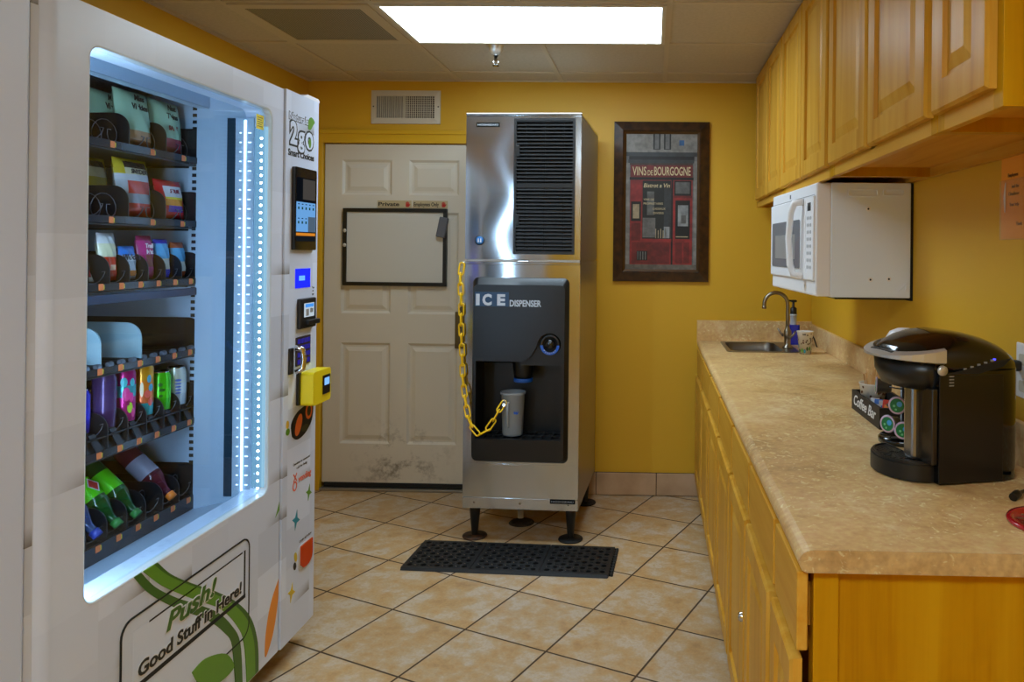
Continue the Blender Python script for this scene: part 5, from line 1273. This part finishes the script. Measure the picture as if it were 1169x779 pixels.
# domed lid: sections along the length
prof = [(-.066,.280,.298,.10),(-.052,.275,.309,.15),(-.030,.27,.320,.19),(0,.258,.332,.225),(.035,.253,.341,.24),(.07,.253,.344,.245),(.11,.253,.340,.245),(.15,.253,.330,.243),(.185,.253,.316,.232),(.215,.253,.297,.205),(.236,.253,.276,.15),(.246,.253,.260,.07)]
b = nb(); NS = 20; rings = []
for x, zb_, zt_, w_ in prof:
    r_ = []
    for k in range(NS+1):
        a = PI*k/NS; e = .55
        cx_ = math.copysign(abs(math.cos(a))**e, math.cos(a)); sz = abs(math.sin(a))**(.75)
        r_.append(b.verts.new((x, KW/2 - w_/2*cx_, zb_ + (zt_-zb_)*sz)))
    rings.append(r_)
for i in range(len(rings)-1):
    for k in range(NS): f = b.faces.new((rings[i][k], rings[i][k+1], rings[i+1][k+1], rings[i+1][k])); f.smooth = True
    b.faces.new((rings[i][NS], rings[i][0], rings[i+1][0], rings[i+1][NS]))
b.faces.new(rings[0]); b.faces.new(rings[-1])
lid = kl('lid', b, BLACKG)
def dshape(x0, x1, y0, y1, n=14):
    """flat at x1, rounded nose towards -x"""
    c = (y0+y1)/2; ry = (y1-y0)/2; pts = [(x1, y0)]
    for k in range(n+1):
        a = -PI/2 - PI*k/n; pts.append((x0+min(ry, x1-x0)*1.0 + (min(ry, x1-x0))*math.cos(a)*1.0, c + ry*math.sin(a)))
    pts.append((x1, y1)); return pts
b = nb(); T, B_ = dshape(-.070, .0, .012, KW-.012), dshape(-.052, .0, .030, KW-.030)
tv = [b.verts.new((x, y, .275)) for x, y in T]; m_ = [b.verts.new((x, y, .245)) for x, y in dshape(-.068, .0, .014, KW-.014)]; bv = [b.verts.new((x, y, .212)) for x, y in B_]
for P, Q in ((tv, m_), (m_, bv)):
    for k in range(len(P)): f = b.faces.new((P[k], P[(k+1) % len(P)], Q[(k+1) % len(Q)], Q[k])); f.smooth = True
b.faces.new(tv[::-1]); b.faces.new(bv); kl('brew_head', b, BLACK)
# silver handle band
b = nb(); O = dshape(-.100, .012, -.006, KW+.006); I = dshape(-.074, .014, .006, KW-.006)
def hz(x): t = max(0, min(1, (x+.100)/.112)); return (.292+.020*t, .279-.004*t)
OT = [b.verts.new((x, y, hz(x)[0]-.004)) for x, y in O]; IT = [b.verts.new((x, y, hz(x)[0])) for x, y in I]; OB = [b.verts.new((x, y, hz(x)[1]+.004)) for x, y in O]; IB = [b.verts.new((x, y, hz(x)[1])) for x, y in I]
n = len(O)
for k in range(n-1):
    for q in ((OT[k],OT[k+1],IT[k+1],IT[k]), (OB[k+1],OB[k],IB[k],IB[k+1]), (OT[k+1],OT[k],OB[k],OB[k+1]), (IT[k],IT[k+1],IB[k+1],IB[k])): f = b.faces.new(q); f.smooth = False
for k in (0, n-1): b.faces.new((OT[k], IT[k], IB[k], OB[k]))
hd = kl('handle', b, plain('silver_handle', (196,194,188), .3, .55), label='silver lift handle')
b = nb(); box(b, -.078, -.050, .075, KW-.075, .276, .298, 0, .004); hp = kl('handle_pad', b, BLACK)
text('lettering', 'KEURIG', (-.0792, KW-.085, .283), (0,-1,0), (0,0,1), .009, INKW, hp, width=.075, local=True)
kl('hinge_cap', lathe(nb(), [(0,.006),(.011,.006),(.012,0)], (.005, .001, .262), (0,-1,0), 20), bpy.data.materials['silver_handle'], label='silver hinge cap')
b = nb(); box(b, -.016, .0, .004, .070, .045, .22, 0, .004); box(b, -.030, -.004, .058, .100, .045, .225, 1, .008); kl('rear_column', b, [plain('dark_metal_column', (74,68,60), .22, .85), plain('column_silver', (150,148,144), .25, .9)])
b = nb(); D0 = dshape(-.082, .0, .020, KW-.020); prism(b, D0, 'XY', .003, .040, 0, True); b2 = dshape(-.078, -.002, .024, KW-.024); prism(b, b2, 'XY', .040, .045, 0, False); tr_ = kl('drip_tray', b, BLACK, autosmooth=True)
b = nb(); cx_, cy_ = -.038, KW/2
ring_prism(b, [(p[0]*.92-.004, cy_+(p[1]-cy_)*.92) for p in b2], [(p[0]*.86-.007, cy_+(p[1]-cy_)*.86) for p in b2], 'XY', .045, .0475)
for k in range(16): a = 2*PI*k/16; prism(b, band([(cx_+.012*math.cos(a), cy_+.012*math.sin(a)), (cx_+.032*math.cos(a), cy_+.052*math.sin(a))], [.003,.008]), 'XY', .045, .0472)
kl('tray_grille', b, plain('tray_grey', (50,48,46), .3, .4), tr_)
# row of small lights and icons on the upper side
b = nb()
for k in range(5): box(b, .060+k*.018, .068+k*.018, -.0005, .003, .262+k*.0045, .266+k*.0045, 0)
for k in range(4): box(b, .022, .034, -.0022, .002, .226+k*.007, .2285+k*.007, 0)
box(b, .052, .056, -.001, .003, .256, .260, 1); box(b, .140, .144, -.001, .004, .282, .286, 2)
kl('indicator_lights', b, [INKG, emit('led_green', (60,255,80), 1.5), emit('led_blue', (70,70,255), 1.5)])
b = nb(); prism(b, [(.0,.2525),(.10,.2525),(.165,.268),(.185,.285),(.12,.275),(.04,.258)], 'XZ', -.0012, .003, 0); kl('button_panel', b, BLACKM)

pcd = thing('power_cord', 'black power cord with its plug in the outlet right of the coffee maker', 'cord', (.93, 1.925, .93))
b = nb(); box(b, .878, .9285, 1.926, 1.954, 1.155, 1.182, 0, .006); obj('plug', b, BLACK, pcd)
pts = smooth_poly([(.880,1.94,1.168),(.866,1.925,1.12),(.874,1.905,1.05),(.882,1.90,.985),(.872,1.925,.938),(.84,1.97,CT+.006),(.815,1.95,CT+.006)], 6)
b = nb(); tube(b, pts, .004, 8); obj('cable', b, BLACK, pcd)
b = nb(); tube(b, smooth_poly([(.772,1.64,CT+.008),(.79,1.655,CT+.012),(.815,1.68,CT+.010),(.85,1.72,CT+.007),(.88,1.80,CT+.007)], 5), [.009]*6+[.004]*15, 8); obj('black_cable_end', b, BLACK, None, label='black cable end lying on the counter between coffee maker and red trivet', cat='cord')
ol = thing('wall_outlet', 'white outlet plate on the yellow wall at the right edge of the photo', 'outlet', (.93, 1.93, 1.088))
b = nb(); box(b, .929, .9345, 1.892, 1.964, 1.088, 1.226, 0, .003); obj('cover_plate', b, WHITE, ol)
for z in (1.118, 1.185): obj('socket', prism(nb(), rrect(1.910, 1.946, z-.014, z+.014, .008, 3), 'YZ', .9275, .9292), CREAM, ol)

# ------------------------------------------------------------------ coffee bar box, cup of stirrers, pods
bxm = plain('black_painted_wood', (28,24,22), .55, vary=(40, (40,34,30)))
cb = thing('coffee_bar_box', 'small open black wooden box lettered Coffee Bar beside the coffee maker', 'box', (.735, 2.437, CT))
X0, X1, Y0, Y1, Z1 = .678, .800, 2.280, 2.594, CT+.064
b = nb(); box(b, X0, X0+.009, Y0, Y1, CT, Z1); box(b, X1-.009, X1, Y0, Y1, CT, Z1); box(b, X0+.009, X1-.009, Y0, Y0+.009, CT, Z1); box(b, X0+.009, X1-.009, Y1-.009, Y1, CT, Z1); box(b, X0+.009, X1-.009, Y0+.009, Y1-.009, CT, CT+.006)
obj('box_body', b, bxm, cb)
text('lettering', 'Coffee Bar', (X0-.0008, Y1-.030, CT+.020), (0,-1,0), (0,0,1), .034, INKW, cb, width=.250, off=.0004, shear=.35)
scp = bean_cup('white bean-print paper cup full of wooden stir sticks in the black box', .722, 2.500, CT+.006, .043, .031, .095, 9)
SW_ = plain('birch_stick', (226,186,128), .6, vary=(20, (206,162,104))); rn = random.Random(5)
for k in range(22):
    a = rn.uniform(0, 2*PI); r0 = rn.uniform(.004, .022); r1 = min(.036, r0*1.5+.006); hgt = rn.uniform(.118, .140)
    b = nb(); box(b, -.0038, .0038, -.0008, .0008, 0, hgt, 0, .0006, 1)
    d = Vector((r1*math.cos(a)-r0*math.cos(a)*.6, r1*math.sin(a)-r0*math.sin(a)*.6, hgt)).normalized()
    M = Matrix.Translation((.722+r0*.6*math.cos(a), 2.500+r0*.6*math.sin(a), CT+.014)) @ d.to_track_quat('Z','Y').to_matrix().to_4x4() @ Matrix.Rotation(rn.uniform(0, PI), 4, 'Z')
    b.transform(M); obj('stir_stick', b, SW_, None, label='wooden stir stick standing in the cup in the black box', cat='stir stick', group='stir sticks in the cup')
def packet(label, x, y, z, m, rot, tilt, mark=None):
    t = thing('sugar_packet', label, 'packet', (x, y, z))
    b = nb(); box(b, -.018, .018, -.0025, .0025, 0, .052, 0, .0012)
    if mark: box(b, -.012, .012, -.0031, .0031, .018, .036, 1)
    M = Matrix.Rotation(rot, 4, 'Z') @ Matrix.Rotation(tilt, 4, 'X'); b.transform(M); obj('packet_paper', b, [m, mark] if mark else m, t, local=True); return t
PKW = plain('packet_white', (206,206,210), .5); PKB = plain('packet_blue', (60,110,190), .5)
for k, (y, lab) in enumerate(((2.435,'white sugar packet with blue print leaning on the stirrer cup in the black box'), (2.415,'blue and white sugar packet in the middle of the black box'), (2.395,'white sugar packet nearest the red one in the black box'))): packet(lab, .705+.012*k, y, CT+.012, PKB if k == 1 else PKW, .3*k-.9, -.25, PKW if k == 1 else PKB)
packet('red tea packet at the near end of the black box', .715, 2.325, CT+.028, plain('packet_red', (214,54,26), .45), -.6, -.35, plain('packet_orange', (240,150,60), .45))

PCX, PCY = .704, 2.140
car = thing('pod_carousel', 'black coffee pod carousel standing behind the coffee maker', 'pod carousel', (PCX, PCY, CT))
b = nb(); lathe(b, [(0,0),(.068,0),(.069,.012),(.063,.018),(0,.018)], (PCX,PCY,CT), (0,0,1), 36); obj('base', b, BLACKG, car)
b = nb(); cyl(b, (PCX,PCY,CT+.018), (PCX,PCY,CT+.300), .010, .010, 14)
for z in (.045,.10,.155,.21): tube(b, [(PCX+.045*math.cos(k*PI/10), PCY+.045*math.sin(k*PI/10), CT+z+.0) for k in range(20)], .002, 6, True)
obj('wire_rack', b, plain('rack_wire', (60,60,62), .3, .8), car)
b = nb(); lathe(b, [(0,.318),(.020,.317),(.040,.308),(.050,.292),(.050,.284),(0,.284)], (PCX,PCY,CT), (0,0,1), 30); obj('top_plate', b, WHITE, car, label='white domed top')
b = nb(); cyl(b, (PCX+.052,PCY+.01,CT+.300), (PCX+.052,PCY+.01,CT+.315), .034, .030, 20); obj('top_knob', b, BLACK, car)
def pod(label, a, z, group='coffee pods in the carousel'):
    d = Vector((math.cos(a), math.sin(a), .05)).normalized(); c = Vector((PCX, PCY, CT+z)) + d*.034
    t = thing('coffee_pod', label, 'coffee pod', tuple(c), 0, group)
    b = nb(); lathe(b, [(0,0),(.0165,0),(.0205,.038),(.0245,.0385),(.0245,.0405),(.021,.041)], (0,0,0), d, 26); obj('pod_cup', b, plain('pod_grey', (96,98,104), .35), t, local=True, recalc=False)
    b = nb(); lathe(b, [(.0235,.0405),(.0235,.0415),(.019,.0418),(0,.0418)], (0,0,0), d, 26, 0, True, [0,0,1]); 
    u, w, dd = frame_of(d)
    for (p, q, r_, m) in ((.006,.004,.0075,2),(-.008,-.002,.0035,3),(-.003,-.011,.003,3)):
        cc = d*.0423 + u*p + w*q; f = b.faces.new([b.verts.new(cc + (u*math.cos(k*PI/6) + w*math.sin(k*PI/6))*r_) for k in range(12)]); f.material_index = m
    obj('pod_lid', b, [plain('pod_rim_pink', (206,176,200), .4), plain('pod_green', (20,120,60), .4), plain('pod_blue', (70,160,220), .4), plain('pod_mint', (120,200,140), .4)], t, local=True, recalc=False, label='green foil lid')
pod('green-lidded coffee pod topmost in the pod carousel', -2.12, .110)
pod('green-lidded coffee pod below the top one in the pod carousel, nearest the black box', -2.48, .056)
pod('green-lidded coffee pod low in the pod carousel, half behind the coffee maker', -1.90, .044)
pod('coffee pod seen from its side above the green-lidded ones', -3.35, .150)

tv_ = thing('trivet', 'round red trivet lying on the counter at the right edge', 'trivet', (.792, 1.500, CT))
b = nb(); lathe(b, [(0,.003),(.074,.003),(.076,.008),(.088,.0085),(.0905,.005),(.089,0),(0,0)], (.792,1.5,CT), (0,0,1), 44)
obj('trivet_plate', b, plain('red_enamel', (170,20,28), .22, coat=.4), tv_)
b = nb()
for k in range(8):
    a = 2*PI*k/8
    for r0, r1, w_ in ((.030,.066,.008),): prism(b, band([(.792+r0*math.cos(a), 1.5+r0*math.sin(a)), (.792+r1*math.cos(a), 1.5+r1*math.sin(a))], [w_*.5, w_]), 'XY', CT+.003, CT+.0055)
    prism(b, ellipse(.792+.060*math.cos(a+.39), 1.5+.060*math.sin(a+.39), .009, .005, 12, a+.39), 'XY', CT+.003, CT+.0052)
obj('relief_pattern', b, plain('trivet_brown', (120,62,34), .35), tv_, label='brown relief pattern')

nt_ = thing('paper_notice', 'orange paper notice in a clear sleeve on the right wall under the cabinets', 'notice', (.93, 1.95, 1.49))
b = nb(); box(b, .9315, .9349, 1.845, 2.060, 1.490, 1.712, 0); pp = obj('paper_sheet', b, plain('orange_paper', (244,164,50), .5), nt_)
b = nb(); box(b, .9285, .9293, 1.838, 2.064, 1.487, 1.645, 0); obj('clear_sleeve', b, glassy('sleeve_film', (254,252,250), .2, 1.4, diff=(250,222,170), dmix=.08), nt_)
b = nb(); prism(b, [(2.034,1.560),(2.040,1.600),(2.032,1.638),(2.028,1.638),(2.030,1.560)], 'YZ', .9280, .9287); obj('sleeve_white_patch', b, plain('patch_white', (232,228,224), .4), nt_, label='narrow white patch on the sleeve')  # thin white sliver lying over the sleeve
for s, y, z in (('Employees', 2.022, 1.652), ('and the', 2.000, 1.622), ('Cleanliness', 2.018, 1.603), ('Your help', 2.012, 1.575), ('Thank', 1.975, 1.524)):
    text('lettering', s, (.9312, y, z), (0,-1,0), (0,0,1), .009, plain('notice_ink', (90,50,16), .5) if 'notice_ink' not in bpy.data.materials else bpy.data.materials['notice_ink'], pp, off=.0002)
obj('push_pin', lathe(nb(), [(0,.014),(.007,.013),(.005,.006),(.008,.003),(.008,0)], (.9338, 2.036, 1.722), (-1,0,0), 14), BLACK, None, label='black push pin in the wall above the orange notice', cat='push pin')

# ------------------------------------------------------------------ light and colour
w = bpy.data.worlds.new('world'); SC.world = w; w.use_nodes = True
w.node_tree.nodes['Background'].inputs[0].default_value = (0.9, .92, 1, 1); w.node_tree.nodes['Background'].inputs[1].default_value = 0.0
SC.view_settings.view_transform = 'Standard'; SC.view_settings.look = 'None'; SC.view_settings.gamma = 1.0
SC.view_settings.use_curve_mapping = False; SC.view_settings.exposure = 0.75
SC.cycles.max_bounces = 10; SC.cycles.diffuse_bounces = 6; SC.cycles.transparent_max_bounces = 12
